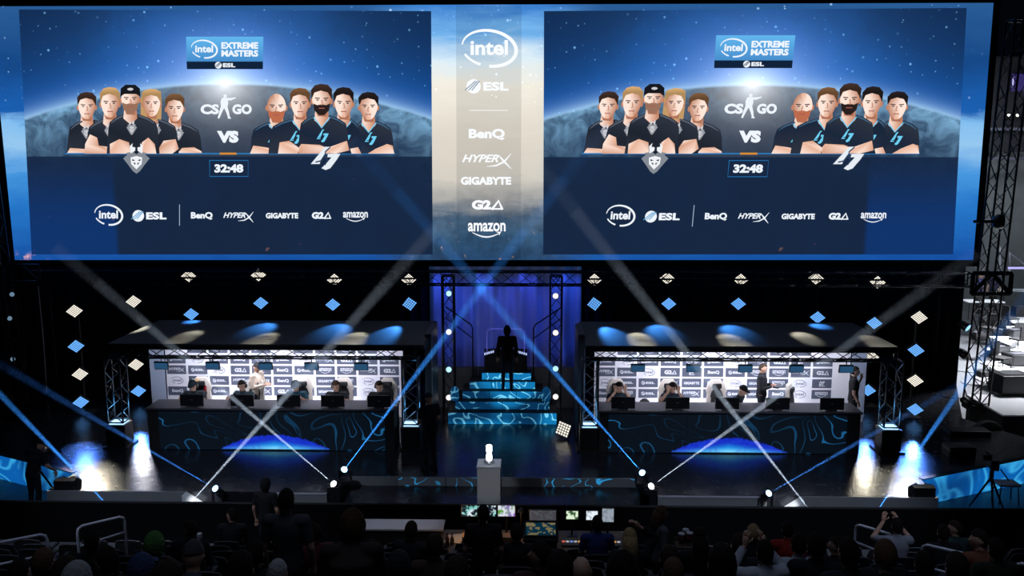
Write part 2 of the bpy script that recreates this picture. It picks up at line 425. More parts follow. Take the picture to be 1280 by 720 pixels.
# the marks, each drawn to fit a box centred at (cx, cy), w wide, h high
def m_oval(p, cx, cy, w, h, c):
    a = [(cx+w/2*math.cos(t)*1.0+h*0.10*math.sin(t), cy+h/2*math.sin(t)) for t in [R(-168+i*330/36) for i in range(37)]]
    wd = [h*(0.035+0.055*math.sin(math.pi*i/36)+0.02*(i/36)) for i in range(37)]
    wd = [max(x, h*0.035) for x in wd]
    p.stroke(a[:30], wd[:30], c); p.stroke(a[31:], wd[31:], c)
    p.text('intel', cx, cy-h*0.02, w*0.70, h*0.42, c, 0.03)
def m_disc(p, cx, cy, w, h, c, bg):
    r = h/2; x = cx-w/2+r; p.ell(x, cy, r, r, c)
    for k in (-0.45, 0.05, 0.5): p.stroke([(x-r*0.75+r*k, cy+r*0.55), (x+r*0.55+r*k*0.6, cy-r*0.75)], r*0.16, bg)
    p.text('ESL', cx+h*0.55, cy, w-h*1.25, h*0.62, c, 0.05, spacing=1.05)
def m_txt(body, bold=0.04, shear=0.0, sp=1.0):
    return lambda p, cx, cy, w, h, c: p.text(body, cx, cy, w, h, c, bold, shear, sp)
def m_hyper(p, cx, cy, w, h, c):
    p.text('HYPER', cx-w*0.12, cy-h*0.15, w*0.74, h*0.48, c, 0.03, 0.35)
    p.stroke([(cx+w*0.24, cy-h*0.36), (cx+w*0.36, cy+h*0.05), (cx+w*0.5, cy+h*0.5)], [h*0.05, h*0.14, h*0.03], c)
    p.stroke([(cx+w*0.5, cy-h*0.45), (cx+w*0.36, cy+h*0.05), (cx+w*0.2, cy+h*0.3), (cx, cy+h*0.36)], [h*0.03, h*0.12, h*0.10, h*0.02], c)
def m_smile(p, cx, cy, w, h, c):
    p.text('amazon', cx, cy-h*0.16, w, h*0.55, c, 0.025)
    p.stroke([(cx-w*0.38+w*0.7*i/8, cy+h*0.18+h*0.28*math.sin(math.pi*(i/8)*0.93)) for i in range(9)], [h*0.04+h*0.05*math.sin(math.pi*i/8) for i in range(9)], c)
    p.poly([(cx+w*0.24, cy+h*0.14), (cx+w*0.38, cy+h*0.12), (cx+w*0.33, cy+h*0.36), (cx+w*0.31, cy+h*0.20)], c)
def m_g2a(p, cx, cy, w, h, c):
    p.text('G2', cx-w*0.17, cy, w*0.62, h, c, 0.06); p.stroke([(cx+w*0.16, cy+h*0.5), (cx+w*0.38, cy-h*0.42), (cx+w*0.5, cy+h*0.5)], w*0.08, c)
    p.stroke([(cx+w*0.22, cy+h*0.42), (cx+w*0.5, cy+h*0.42)], h*0.16, c)
def m_gun(p, cx, cy, w, h, c):                   # the two letters pairs with the running rifleman between
    p.text('CS', cx-w*0.32, cy+h*0.12, w*0.36, h*0.42, c, 0.05); p.text('GO', cx+w*0.31, cy+h*0.12, w*0.38, h*0.42, c, 0.05)
    x = cx-w*0.03
    p.ell(x+w*0.01, cy-h*0.43, w*0.035, h*0.07, c)
    p.poly([(x-w*0.05, cy-h*0.36), (x+w*0.06, cy-h*0.36), (x+w*0.07, cy-h*0.12), (x+w*0.05, cy+h*0.08), (x-w*0.07, cy+h*0.08), (x-w*0.08, cy-h*0.2)], c)
    p.stroke([(x-w*0.02, cy-h*0.30), (x+w*0.12, cy-h*0.30), (x+w*0.22, cy-h*0.36)], [h*0.10, h*0.10, h*0.04], c)
    p.stroke([(x-w*0.04, cy+h*0.02), (x-w*0.08, cy+h*0.25), (x-w*0.12, cy+h*0.5)], [h*0.15, h*0.11, h*0.07], c)
    p.stroke([(x+w*0.02, cy+h*0.02), (x+w*0.06, cy+h*0.25), (x+w*0.09, cy+h*0.5)], [h*0.15, h*0.11, h*0.07], c)
    p.stroke([(x+w*0.06, cy+h*0.47), (x+w*0.12, cy+h*0.49)], h*0.06, c)
def m_mask(p, cx, cy, w, h, light, mid, dark):   # horned mask crest
    f = lambda pts: [(cx+x*w, cy+y*h) for x, y in pts]
    p.poly(f([(0, 0.5), (-0.13, 0.42), (-0.30, 0.22), (-0.5, 0.0), (-0.34, -0.12), (-0.40, -0.18), (-0.16, -0.22), (0.16, -0.22), (0.40, -0.18), (0.34, -0.12), (0.5, 0.0), (0.30, 0.22), (0.13, 0.42)]), mid)
    for s in (-1, 1):
        p.poly(f([(s*0.05, -0.25), (s*0.22, -0.16), (s*0.25, -0.40), (s*0.14, -0.5), (s*0.16, -0.38), (s*0.04, -0.36)]), light)
    p.poly(f([(0, -0.08), (0.22, -0.03), (0.20, 0.18), (0, 0.36), (-0.20, 0.18), (-0.22, -0.03)]), light)
    p.poly(f([(0, -0.27), (0.1, -0.2), (0, -0.13), (-0.1, -0.2)]), dark)
    for s in (-1, 1):
        p.poly(f([(s*0.04, 0.06), (s*0.16, 0.02), (s*0.15, 0.09)]), dark); p.poly(f([(s*0.03, 0.15), (s*0.12, 0.13), (s*0.05, 0.22)]), dark)
def m_crest(p, cx, cy, w, h, c, bg):             # slanted three-letter crest
    f = lambda pts: [(cx+x*w, cy+y*h) for x, y in pts]
    p.poly(f([(-0.5, 0.24), (-0.02, -0.5), (0.14, -0.5), (-0.04, -0.18), (-0.16, 0.05), (-0.2, 0.24)]), c)
    p.poly(f([(0.08, -0.2), (0.5, -0.2), (0.38, 0.05), (0.16, 0.42), (0.0, 0.5), (-0.14, 0.42), (0.04, 0.2), (0.2, -0.05), (0.06, -0.05)]), c)
    p.stroke(f([(-0.34, 0.16), (-0.14, 0.1), (-0.04, -0.12)]), h*0.06, bg)
    p.stroke(f([(0.16, -0.48), (0.0, -0.3), (-0.02, -0.1), (0.06, 0.08), (-0.02, 0.28)]), h*0.055, bg)

# ================================================================== the giant LED screen
SY = 24.0
tl, tr, br, bl = [atY(x, y, SY) for x, y in ((-13, 8), (1242, 3.5), (1216.5, 325), (18.5, 325))]
SX0, SX1 = bl.x, br.x; SZ0 = bl.z; SH = (tl.z+tr.z)/2-SZ0
sx0, sx1 = min(bl.x, tl.x), max(br.x, tr.x)
sroot = thing('giant_led_screen', 'giant wide LED screen hanging over the stage, showing a match schedule above planet Earth', 'screen', ((sx0+sx1)/2, SY, SZ0))
SCX = (sx0+sx1)/2; SWD = sx1-sx0
def scr(px, py, lay=0):                          # a picture pixel on the screen plane -> local point, lay millimetre layers proud
    q = atY(px, py, SY); return (q.x-SCX, -0.012-0.0025*lay, q.z-SZ0)
def sky_fn(dim):
    def fn(x, y, z, vec):
        v = z/SH; u = x/SWD
        n = nnoise(vec, 0.55, 6, 0.6, 0.6); n2 = nnoise(vec, 2.0, 5, 0.6)
        mp = NX.nt.nodes.new('ShaderNodeMapping'); NX.nt.links.new(vec, mp.inputs[0]); mp.inputs['Scale'].default_value = (0.35, 1, 1.6)
        cl_ = nnoise(mp.outputs[0], 1.6, 6, 0.62, 0.4)
        vv = v+(cl_-0.5)*0.16
        side = nramp(vv, [(0.0, S(22, 78, 160)), (0.22, S(38, 118, 200)), (0.36, S(70, 150, 222)), (0.47, S(150, 200, 240)), (0.545, S(130, 190, 240)), (0.60, S(28, 96, 178)), (0.78, S(22, 72, 135)), (1.0, S(42, 92, 150))])
        mid = nramp(vv, [(0.0, S(44, 78, 118)), (0.10, S(60, 95, 128)), (0.18, S(84, 108, 132)), (0.24, S(168, 168, 166)), (0.34, S(214, 208, 196)), (0.50, S(226, 218, 204)), (0.70, S(245, 240, 226)), (0.79, S(222, 240, 250)), (0.89, S(118, 182, 238)), (1.0, S(60, 128, 208))])
        f = sstep(0.13, 0.05, nabs(u+0.004))
        c = nmix(f, side, mid)
        tex = sstep(0.35, 0.7, n2)*sstep(0.34, 0.1, v)*f
        c = nmix(tex*0.6, c, S(30, 44, 62))
        city = sstep(0.62, 0.75, nnoise(vec, 4.5, 4, 0.7))*sstep(0.24, 0.12, v)*f
        c = nadd(c, S(190, 150, 100), city*0.8)
        glow = sstep(0.5, 0.72, nnoise(vec, 3.0, 4, 0.7))*sstep(0.045, 0.0, v)*sstep(-0.455, -0.485, u)
        c = nadd(c, S(255, 180, 120), glow*1.2)
        st = nmax(nstars(vec, 3.2, 0.16), nstars(vec, 6.0, 0.2)*0.7)*sstep(0.55, 0.72, v)
        c = nadd(c, S(190, 225, 255), st*0.8)
        return nmix(1-dim, c, (0.0, 0.02, 0.06)) if dim < 1 else c
    return fn
mb = MB(); q = [Vector(p) for p in (bl, br, tr, tl)]
front = [(p.x-SCX, 0.0, p.z-SZ0) for p in q]; back = [(p[0], 0.25, p[2]) for p in front]
mb.add(front+back, [(0, 1, 2, 3), (7, 6, 5, 4), (4, 5, 1, 0), (5, 6, 2, 1), (6, 7, 3, 2), (7, 4, 0, 3)])
mb.build('display_face', emat('screen_sky', sky_fn(1.0), 0.95, sample=True), sroot)
fr = MB()
for a, b in ((0, 1), (1, 2), (2, 3), (3, 0)):
    A, B = Vector(front[a]), Vector(front[b]); d = (B-A).normalized(); o_ = Vector((d.z, 0, -d.x))*0.09
    fr.add([A-d*0.18, B+d*0.18, B+d*0.18+o_*2, A-d*0.18+o_*2]+[p+Vector((0, 0.3, 0)) for p in (A-d*0.18, B+d*0.18, B+d*0.18+o_*2, A-d*0.18+o_*2)],
           [(0, 1, 2, 3), (7, 6, 5, 4), (4, 5, 1, 0), (5, 6, 2, 1), (6, 7, 3, 2), (7, 4, 0, 3)])
for i in range(4):
    f1 = MB(); f1.v = fr.v[i*8:(i+1)*8]; f1.c = fr.c[i*8:(i+1)*8]; f1.f = [tuple(k-i*8 for k in f) for f in fr.f[i*6:(i+1)*6]]; f1.m = [0]*6
    f1.build('frame_bar', black, sroot)
# centre sponsor column
p = Paint(); mb = MB()
mb.add([scr(*c, 1) for c in ((571, 323), (651, 323), (652, 7), (570, 7))], [(0, 1, 2, 3)])
scol = mb.build('sponsor_column', emat('screen_sky_dimmed', sky_fn(0.80), 0.95), sroot)
BG = S(150, 150, 145)
def logos(p, items):
    for fn, x0, y0, x1, y1, c in items: fn(p, (x0+x1)/2, (y0+y1)/2, x1-x0, y1-y0, c)
W2 = S(245, 248, 252)
esl = lambda p, cx, cy, w, h, c: m_disc(p, cx, cy, w, h, c, S(150, 165, 180))
for it in ([(m_oval, 578, 38, 645, 83, W2), (esl, 583, 99, 637, 117, W2), (m_txt('BenQ', 0.045), 586, 161, 631, 175, W2), (m_hyper, 577, 191, 639, 211, W2),
          (m_txt('GIGABYTE', 0.05), 576, 221, 639, 231, W2), (m_g2a, 589, 250, 628, 262, W2), (m_smile, 585, 277, 632, 297, W2), (lambda p, cx, cy, w, h, c: p.stroke([(cx-w/2, cy), (cx+w/2, cy)], 0.8, c), 586, 137, 635, 139, W2)]):
    p = Paint(); logos(p, [it]); p.xf(lambda x, y, l: scr(x, y, 3+l*0.02)).mb.build('logo', screenprint, scol, colors=True)

# the two identical picture panels
def panel_fn(left):
    def fn(x, y, z, vec):
        v = z/(PH); u = x/PW
        yh = 0.703-(u*u)*0.56
        n = nnoise(vec, 0.9, 6, 0.62, 0.5)
        d = v-yh
        up = nexp(nmax(d, 0.0)*-6.5); rad = nsqrt((u*u)*2.2+(v-0.70)*(v-0.70)*1.4)
        sky = nmix(sstep(0.62, 0.05, rad+(n-0.5)*0.25), S(16, 36, 68), S(18, 94, 182))
        sky = nmix(up*0.8, sky, S(22, 106, 204)); sky = nmix(nexp(nmax(d, 0.0)*-45.0)*0.8, sky, S(175, 218, 250))
        st = nmax(nstars(vec, 3.4, 0.16), nstars(vec, 6.5, 0.2)*0.6); sky = nadd(sky, S(130, 195, 240), st*0.8)
        cl_ = nnoise(vec, 1.6, 6, 0.65, 0.8)
        edge = nexp(nmax(d*-1.0, 0.0)*-9.0)
        earth = nmix(edge*(0.25+sstep(0.35, 0.7, cl_)*0.9), S(24, 44, 74), S(130, 180, 218))
        earth = nmix(sstep(0.30, 0.10, nabs(u))*0.7, earth, S(40, 52, 72))
        c = nmix(sstep(-0.008, 0.008, d), earth, sky)
        burst = nexp(rad*-13.0); c = nadd(c, S(255, 255, 255), burst*1.0); c = nadd(c, S(120, 190, 255), nexp(rad*-5.0)*0.35*sstep(-0.02, 0.05, d))
        # lower part: dark translucent band over the planet
        low = nmix(n*0.5, S(24, 36, 58), S(16, 46, 84))
        sd = sstep(0.285, 0.30, u*(-1 if left else 1))*sstep(0.45, 0.1, v)
        low = nmix(sd*0.75, low, S(14, 56, 120))
        orange = sstep(0.70, 0.78, nnoise(vec, 1.7, 3, 0.6))*0.25; low = nadd(low, S(190, 130, 100), orange)
        return nmix(sstep(0.412, 0.408, v)*0.93, c, low)
    return fn
def panel(cs, dx, left):
    L = [scr(*c, 2) for c in cs]; cxp = sum(q_[0] for q_ in L)/4; bz = L[3][2]
    global PW, PH
    PW = L[1][0]-L[0][0]; PH = L[0][2]-bz
    mb = MB(); mb.add([(q_[0]-cxp, q_[1], q_[2]-bz) for q_ in (L[3], L[2], L[1], L[0])], [(0, 1, 2, 3)])
    pan = mb.build('picture_panel', emat('panel_space_%s' % ('a' if left else 'b'), panel_fn(left), 0.95, sample=True), sroot); pan.location = (cxp, 0, bz)
    M = lambda lay0: (lambda x, y, l: Vector(scr(x, y, lay0+l*0.03))+Vector((dx-cxp, 0, -bz)))
    def put(p, name, lay0): p.xf(M(lay0)).mb.build(name, screenprint, pan, colors=True)
    # title badge
    p = Paint(); p.poly(rrect(232.5, 46, 329.5, 87, 1.5), None, None) if 0 else None
    top, bot = S(96, 178, 232), S(70, 138, 200)
    p.poly([(233, 46), (329.5, 46), (329, 77), (233.5, 77)], None, [top, top, bot, bot]); p.poly([(233.5, 77), (329, 77), (329, 86.5), (234, 86.5)], S(16, 34, 58))
    m_oval(p, 255.5, 61.5, 32, 22, WHT); p.text('EXTREME', 300, 57, 46, 8.2, WHT, 0.045); p.text('MASTERS', 300, 66.8, 46, 8.2, WHT, 0.045)
    m_disc(p, 282, 81.6, 26, 8.5, WHT, S(16, 34, 58)); put(p, 'title_badge', 3)
    p = Paint(); m_gun(p, 283, 133, 64, 30, WHT); put(p, 'logo', 3)
    p = Paint(); p.text('VS', 285, 171, 27, 15, WHT, 0.07); put(p, 'lettering', 3)
    p = Paint(); p.stroke([(82, 192), (494, 192)], 1.6, S(40, 120, 185)); p.stroke([(275, 192), (296, 192)], 2.4, S(210, 140, 50))
    p.stroke([(262.5, 200.5), (310.5, 200.5), (310.5, 220.5), (262.5, 220.5), (262.5, 200)], 0.9, S(34, 110, 170)); p.text('32:48', 286.5, 210.5, 36, 10.5, WHT, 0.05); put(p, 'countdown_clock', 5)
    p = Paint(); e2 = lambda p, cx, cy, w, h, c: m_disc(p, cx, cy, w, h, c, S(90, 160, 205))
    for it in ([(m_oval, 119, 256, 153, 281, WHT), (e2, 166, 262.5, 209.5, 277, WHT), (m_txt('BenQ', 0.045), 239, 265, 266, 274.5, WHT), (m_hyper, 279, 264, 317, 278, WHT),
              (m_txt('GIGABYTE', 0.05), 332.5, 266, 373, 273, WHT), (m_g2a, 389.5, 265, 413.5, 273.5, WHT), (m_smile, 429, 264, 460, 277, WHT), (lambda p, cx, cy, w, h, c: p.stroke([(cx, cy-h/2), (cx, cy+h/2)], 0.8, c), 224, 255.5, 225.5, 282, S(160, 185, 205))]):
        p = Paint(); logos(p, [it]); put(p, 'logo', 3)
    for i, sp in enumerate(PORTRAITS): p = Paint(); portrait(p, **sp); put(p, 'pictured_player', 3+ORDER.index(i)*0.9)
    p = Paint(); m_mask(p, 171.5, 198, 33, 38, S(235, 238, 242), S(130, 136, 145), S(24, 34, 50)); put(p, 'team_crest', 15)
    p = Paint(); m_crest(p, 407.5, 198, 37, 29, S(225, 232, 240), S(40, 60, 90)); put(p, 'team_crest', 15)
    return pan
SK = [S(250, 222, 205), S(225, 175, 148), S(190, 132, 105)]
def portrait(p, x, top, chin, w, body, hair, style, team, arms, lit=1, beard=None):
    w = w*1.1; h = chin-top; cy = top+h*0.53; sh = S(30, 36, 46) if team == 0 else S(26, 38, 58)
    skin = [S(252, 226, 212), S(228, 178, 152), S(188, 128, 100)]
    p.poly(body, None, [S(44, 50, 62) if i % 3 == 0 else sh for i in range(len(body))])                       # shirt
    p.poly([(x-w*0.30, chin-h*0.25), (x+w*0.30, chin-h*0.25), (x+w*0.36, chin+h*0.20), (x, chin+h*0.42), (x-w*0.36, chin+h*0.20)], None, [skin[1], skin[2], skin[2], skin[1], skin[0]])
    if team: p.stroke([(x-w*0.42, chin+h*0.08), (x, chin+h*0.45), (x+w*0.42, chin+h*0.08)], 1.8, S(120, 200, 235))
    if style == 'long': p.poly([(x-w*0.58, cy-h*0.2), (x-w*0.5, top+h*0.06), (x, top-h*0.02), (x+w*0.5, top+h*0.06), (x+w*0.55, cy), (x+w*0.52, chin+h*0.1), (x+w*0.2, chin+h*0.12), (x-w*0.35, chin+h*0.14), (x-w*0.6, chin+h*0.06)], hair)
    for k0, k1 in ((0, -4), (1, 3)):
        sp_ = [body[0], body[-1], body[-2]] if k0 == 0 else [body[1], body[2], body[3]]
        p.stroke([(a_+(1.5 if k0 == 0 else -1.5), b_+1.5) for a_, b_ in sp_], [2.2, 2.0, .6], S(84, 92, 106) if team == 0 else S(60, 92, 120))
    p.poly([(x-w*0.28, chin-h*0.10), (x+w*0.28, chin-h*0.10), (x+w*0.25, chin+h*0.08), (x-w*0.2, chin+h*0.06)], S(170, 112, 88))
    for s in (-1, 1): p.ell(x+s*w*0.48, cy+h*0.03, w*0.07, h*0.10, skin[2])
    n = 22; pts = []; cols = []
    for i in range(n):
        a = 2*math.pi*i/n; r = 1.0-0.10*max(0, math.sin(a))*abs(math.cos(a))*2; pts.append((x+w*0.47*math.cos(a)*r, cy+h*0.47*math.sin(a))); cols.append(skin[0] if math.cos(a)*lit < -0.3 else skin[1] if math.cos(a)*lit < 0.4 else skin[2])
    p.fan(pts, (x-lit*w*0.1, cy-h*0.05), skin[0], cols)
    if beard:
        p.poly([(x-w*0.42, cy+h*0.10), (x-w*0.22, cy+h*0.16), (x, cy+h*0.13), (x+w*0.22, cy+h*0.16), (x+w*0.42, cy+h*0.10), (x+w*0.36, cy+h*0.34), (x+w*0.12, cy+h*0.50), (x-w*0.12, cy+h*0.50), (x-w*0.36, cy+h*0.34)], beard)
    for s in (-1, 1):
        p.stroke([(x+s*w*0.09, cy-h*0.07), (x+s*w*0.33, cy-h*0.08)], h*0.035, S(70, 48, 40)); p.ell(x+s*w*0.20, cy-h*0.015, w*0.07, h*0.022, S(50, 40, 42), n=8)
    p.stroke([(x, cy-h*0.02), (x+lit*w*0.05, cy+h*0.14), (x-lit*w*0.03, cy+h*0.15)], w*0.05, skin[2]); p.stroke([(x-w*0.15, cy+h*0.265), (x+w*0.15, cy+h*0.265)], h*0.03, S(160, 90, 80))
    if style == 'cap':
        p.poly([(x-w*0.52, cy-h*0.10), (x-w*0.50, top+h*0.14), (x-w*0.25, top), (x+w*0.25, top), (x+w*0.50, top+h*0.14), (x+w*0.52, cy-h*0.10), (x+w*0.3, cy-h*0.20), (x-w*0.3, cy-h*0.20)], S(22, 24, 30)); p.ell(x, top+h*0.16, w*0.16, h*0.05, S(200, 200, 205), n=10)
    elif style != 'bald':
        p.poly([(x-w*0.50, cy-h*0.08), (x-w*0.53, top+h*0.18), (x-w*0.34, top+h*0.02), (x-w*0.05, top-h*0.03), (x+w*0.30, top), (x+w*0.52, top+h*0.16), (x+w*0.50, cy-h*0.02), (x+w*0.42, cy-h*0.14), (x+w*0.30, top+h*0.26), (x-w*0.05, top+h*0.20), (x-w*0.36, top+h*0.27), (x-w*0.44, cy-h*0.12)], None,
               [tuple(c*(1.35 if k in (2, 3, 4) else 0.8) for c in hair) for k in range(12)])
    bx0 = min(b_[0] for b_ in body); bx1 = max(b_[0] for b_ in body); bm_ = (bx0+bx1)/2
    if team == 0: m_mask(p, x+(bm_-x)*0.5, 163+(chin-147)*0.6, 13, 19, S(205, 206, 212), S(150, 152, 160), S(70, 72, 82))
    else: m_crest(p, x+(bm_-x)*0.5, 172+(chin-147)*0.5, 15, 16, S(110, 205, 240), sh)
    for a in arms: p.poly(a, None, [skin[i % 3] if i % 3 != 2 else S(205, 150, 122) for i in range(len(a))])
BLD, BRN, DRK, BLK = S(190, 150, 100), S(110, 78, 52), S(58, 42, 36), S(34, 28, 28)
def torso(x0, x1, n0, n1, ytop, slope=9):        # shoulders x0..x1 at the bottom, neck n0..n1
    return [(n0-1, ytop-1), (n1+1, ytop-1), (n1+(x1-n1)*0.5, ytop+slope*0.4), (n1+(x1-n1)*0.82, ytop+slope*1.0), (x1-2, ytop+slope*2.0), (x1, 192), (x0, 192), (x0+2, ytop+slope*2.0), (n0-(n0-x0)*0.82, ytop+slope*1.0), (n0-(n0-x0)*0.5, ytop+slope*0.4)]
PORTRAITS = [
 dict(x=109, top=116, chin=149, w=21, body=torso(84, 132, 103, 120, 151), hair=DRK, style='short', team=0, lit=1, arms=[[(84, 192), (88, 185), (104, 186), (116, 188), (120, 192)]]),
 dict(x=219, top=118, chin=152, w=21, body=torso(204, 253, 210, 227, 154), hair=BRN, style='short', team=0, lit=-1, arms=[[(222, 192), (228, 185), (243, 184), (252, 189), (253, 192)]]),
 dict(x=138, top=110, chin=147, w=22, body=torso(108, 165, 129, 147, 150), hair=BLD, style='short', team=0, lit=1, arms=[[(113, 168), (122, 172), (124, 182), (140, 184), (142, 192), (106, 192), (107, 180)]]),
 dict(x=190, top=112, chin=146, w=21, body=torso(178, 224, 183, 198, 149), hair=BLD, style='long', team=0, lit=-1, arms=[[(205, 176), (220, 174), (224, 186), (216, 192), (198, 192), (200, 184)]]),
 dict(x=163.5, top=106, chin=141, w=22, body=torso(134, 200, 154, 174, 144, 9), hair=BLK, style='cap', team=0, lit=1, beard=S(150, 110, 90), arms=[[(138, 180), (150, 174), (162, 178), (164, 192), (138, 192)], [(178, 178), (186, 172), (194, 180), (196, 192), (176, 192)]]),
 dict(x=346, top=115, chin=151, w=23, body=torso(313, 366, 338, 356, 153), hair=BRN, style='bald', team=1, lit=-1, beard=S(185, 105, 75), arms=[[(313, 192), (317, 182), (332, 184), (346, 187), (348, 192)]]),
 dict(x=461, top=116, chin=150, w=22, body=torso(440, 493, 452, 470, 152), hair=BLK, style='short', team=1, lit=-1, arms=[[(470, 186), (484, 180), (491, 182), (493, 192), (460, 192)]]),
 dict(x=375.5, top=111, chin=147, w=22, body=torso(336, 394, 367, 384, 149), hair=BRN, style='short', team=1, lit=1, arms=[[(348, 192), (350, 178), (362, 176), (376, 186), (374, 192)]]),
 dict(x=430, top=110, chin=147, w=22, body=torso(414, 452, 422, 438, 149), hair=BLK, style='short', team=1, lit=1, arms=[[(438, 186), (448, 184), (452, 192), (440, 192)]]),
 dict(x=402.5, top=106, chin=143, w=23, body=torso(373, 437, 393, 412, 145, 9), hair=DRK, style='short', team=1, lit=1, beard=S(40, 30, 30), arms=[[(373, 186), (377, 180), (400, 181), (412, 186), (410, 192), (374, 192)], [(412, 184), (434, 176), (437, 188), (420, 192), (406, 191)]]),
]
ORDER = list(range(10))
dX = atY(937, 171, SY).x-atY(285, 171, SY).x
panel(((24, 12), (539, 14), (541, 318), (40, 318)), 0.0, True)
panel(((680, 14), (1208, 10), (1191, 318), (679, 318)), dX, False)

# ================================================================== truss
def truss(name, label, p0, p1, w, h, m, r=0.022, bay=0.45, cat='truss', group=None, up=None):
    p0, p1 = Vector(p0), Vector(p1); ax = (p1-p0).normalized(); L = (p1-p0).length
    up = Vector(up) if up else (Vector((0, 0, 1)) if abs(ax.z) < 0.9 else Vector((0, 1, 0)))
    sd = ax.cross(up).normalized(); up = sd.cross(ax).normalized()
    t = thing(name, label, cat, p0, 0, group)
    cs = [(-1, -1), (1, -1), (1, 1), (-1, 1)]
    P = lambda s, a, b: ax*s + sd*(a*w/2) + up*(b*h/2)
    for a, b in cs: MB().tube([P(0, a, b), P(L, a, b)], r, 8).build('chord', m, t, smooth=True)
    n = max(2, int(round(L/bay)))
    for k in range(4):
        (a0, b0), (a1, b1) = cs[k], cs[(k+1) % 4]; pts = []
        for i in range(n+1): pts.append(P(L*i/n, a0, b0) if i % 2 == 0 else P(L*i/n, a1, b1))
        MB().tube(pts, r*0.6, 6).build('lacing', m, t)
    for s in (0, L):
        MB().tube([P(s, a, b) for a, b in cs], r*0.9, 6, closed=True).build('end_frame', m, t)
    return t

# ================================================================== the two player booths
roofmat = mat('grey_canopy_fabric', (0.055, 0.06, 0.07), 0.75, noise=0.08, nscale=3)
backwhite = mat('white_backdrop_vinyl', (0.78, 0.78, 0.83), 0.6)
tile_dark = mat('slate_print', (0.075, 0.09, 0.135), 0.6)
tile_pale = mat('pale_print', (0.74, 0.74, 0.80), 0.6)
deskgrey = mat('desk_top_grey', (0.06, 0.06, 0.075), 0.4, noise=0.1)
plast = mat('black_plastic', (0.013, 0.013, 0.016), 0.35)
INKW, INKG = (0.62, 0.64, 0.70), (0.20, 0.22, 0.30)
DT = lambda p, cx, cy, w, h, c: (p.text('DT', cx, cy-h*0.05, w*0.6, h*0.75, c, 0.06, 0.3), p.stroke([(cx-w*0.3, cy+h*0.46), (cx+w*0.3, cy+h*0.46)], h*0.10, c))
MARKS = {'O': (m_oval, 0.62, 0.78, INKG, False), 'E': (lambda p, cx, cy, w, h, c: m_disc(p, cx, cy, w, h, c, (0.075, 0.09, 0.135)), 0.72, 0.42, INKW, True),
         'B': (m_txt('BenQ', 0.045), 0.6, 0.42, INKW, True), 'A': (m_smile, 0.66, 0.66, INKW, True), 'H': (m_hyper, 0.84, 0.62, INKW, True),
         'G': (m_txt('GIGABYTE', 0.05), 0.8, 0.30, INKW, True), '2': (m_g2a, 0.62, 0.46, INKW, True), 'N': (DT, 0.5, 0.6, INKW, True)}
GRID = ["OBAHEOBGAEO", "EOGBAEOH2NE", "HEO2NBEAAH2", "OEEHGBOGAON", "BAEOH2EGBOA"]
TW, TH = 0.50, 0.235; PXT, PZT = 0.56, 0.285
_MK = {}
def mark_mesh(ch):
    if ch not in _MK:
        fn, fw, fh, c, dark = MARKS[ch]; p = Paint(); fn(p, 0, 0, TW*fw, TH*fh, c)
        p.xf(lambda x, y, l: (x, -0.004-0.0003*l, -y)); me = p.mb.mesh('logo', inkprint)
        at = me.color_attributes.new('print', 'FLOAT_COLOR', 'POINT')
        for i, cc in enumerate(p.mb.c): at.data[i].color = (*cc, 1)
        _MK[ch] = me
    return _MK[ch]
tile_meshes = {True: MB().box((0, 0, 0), (TW, 0.004, TH)).mesh('tile', tile_dark), False: MB().box((0, 0, 0), (TW, 0.004, TH)).mesh('tile', tile_pale)}

ROOF_Z = 2.46; BFY, BBY = 19.7, 22.6; BACKY = 22.3
def desk_led(cxm, Wd):
    def fn(x, y, z, vec):
        mp = NX.nt.nodes.new('ShaderNodeMapping'); NX.nt.links.new(vec, mp.inputs[0]); mp.inputs['Scale'].default_value = (1, 1, 1.2)
        n = nnoise(mp.outputs[0], 0.85, 1, 0.4, 1.0); s = nabs(nsin(n*24.0)); ln = sstep(0.22, 0.03, s)
        gate = sstep(0.38, 0.6, nnoise(mp.outputs[0], 0.7, 1, 0.5)); rim = sstep(Wd*0.15, Wd*0.5, nabs(x-cxm))
        c = nmix(ln*(gate*0.7+0.3)*(rim*0.7+0.3), S(4, 12, 22), S(26, 92, 140))
        u = (x-cxm)/(Wd*0.26); arc_ = (1-u*u)*0.40-z+(nnoise(vec, 14.0, 5, 0.7)-0.5)*0.16
        m = sstep(0.0, 0.05, arc_)*sstep(0.02, 0.05, z)
        glow = nmix(sstep(0.30, 0.0, z+nabs(x-cxm)*0.16), S(20, 44, 190), S(40, 190, 250))
        glow = nmix(sstep(0.5, 0.64, nnoise(vec, 9.0, 4, 0.6))*0.5, glow, S(20, 70, 210))
        glow = nmix(nexp(nabs(x-cxm)*-2.2)*sstep(0.16, 0.0, z)*0.6, glow, S(170, 240, 255))
        return nmix(m, c, glow)
    return fn

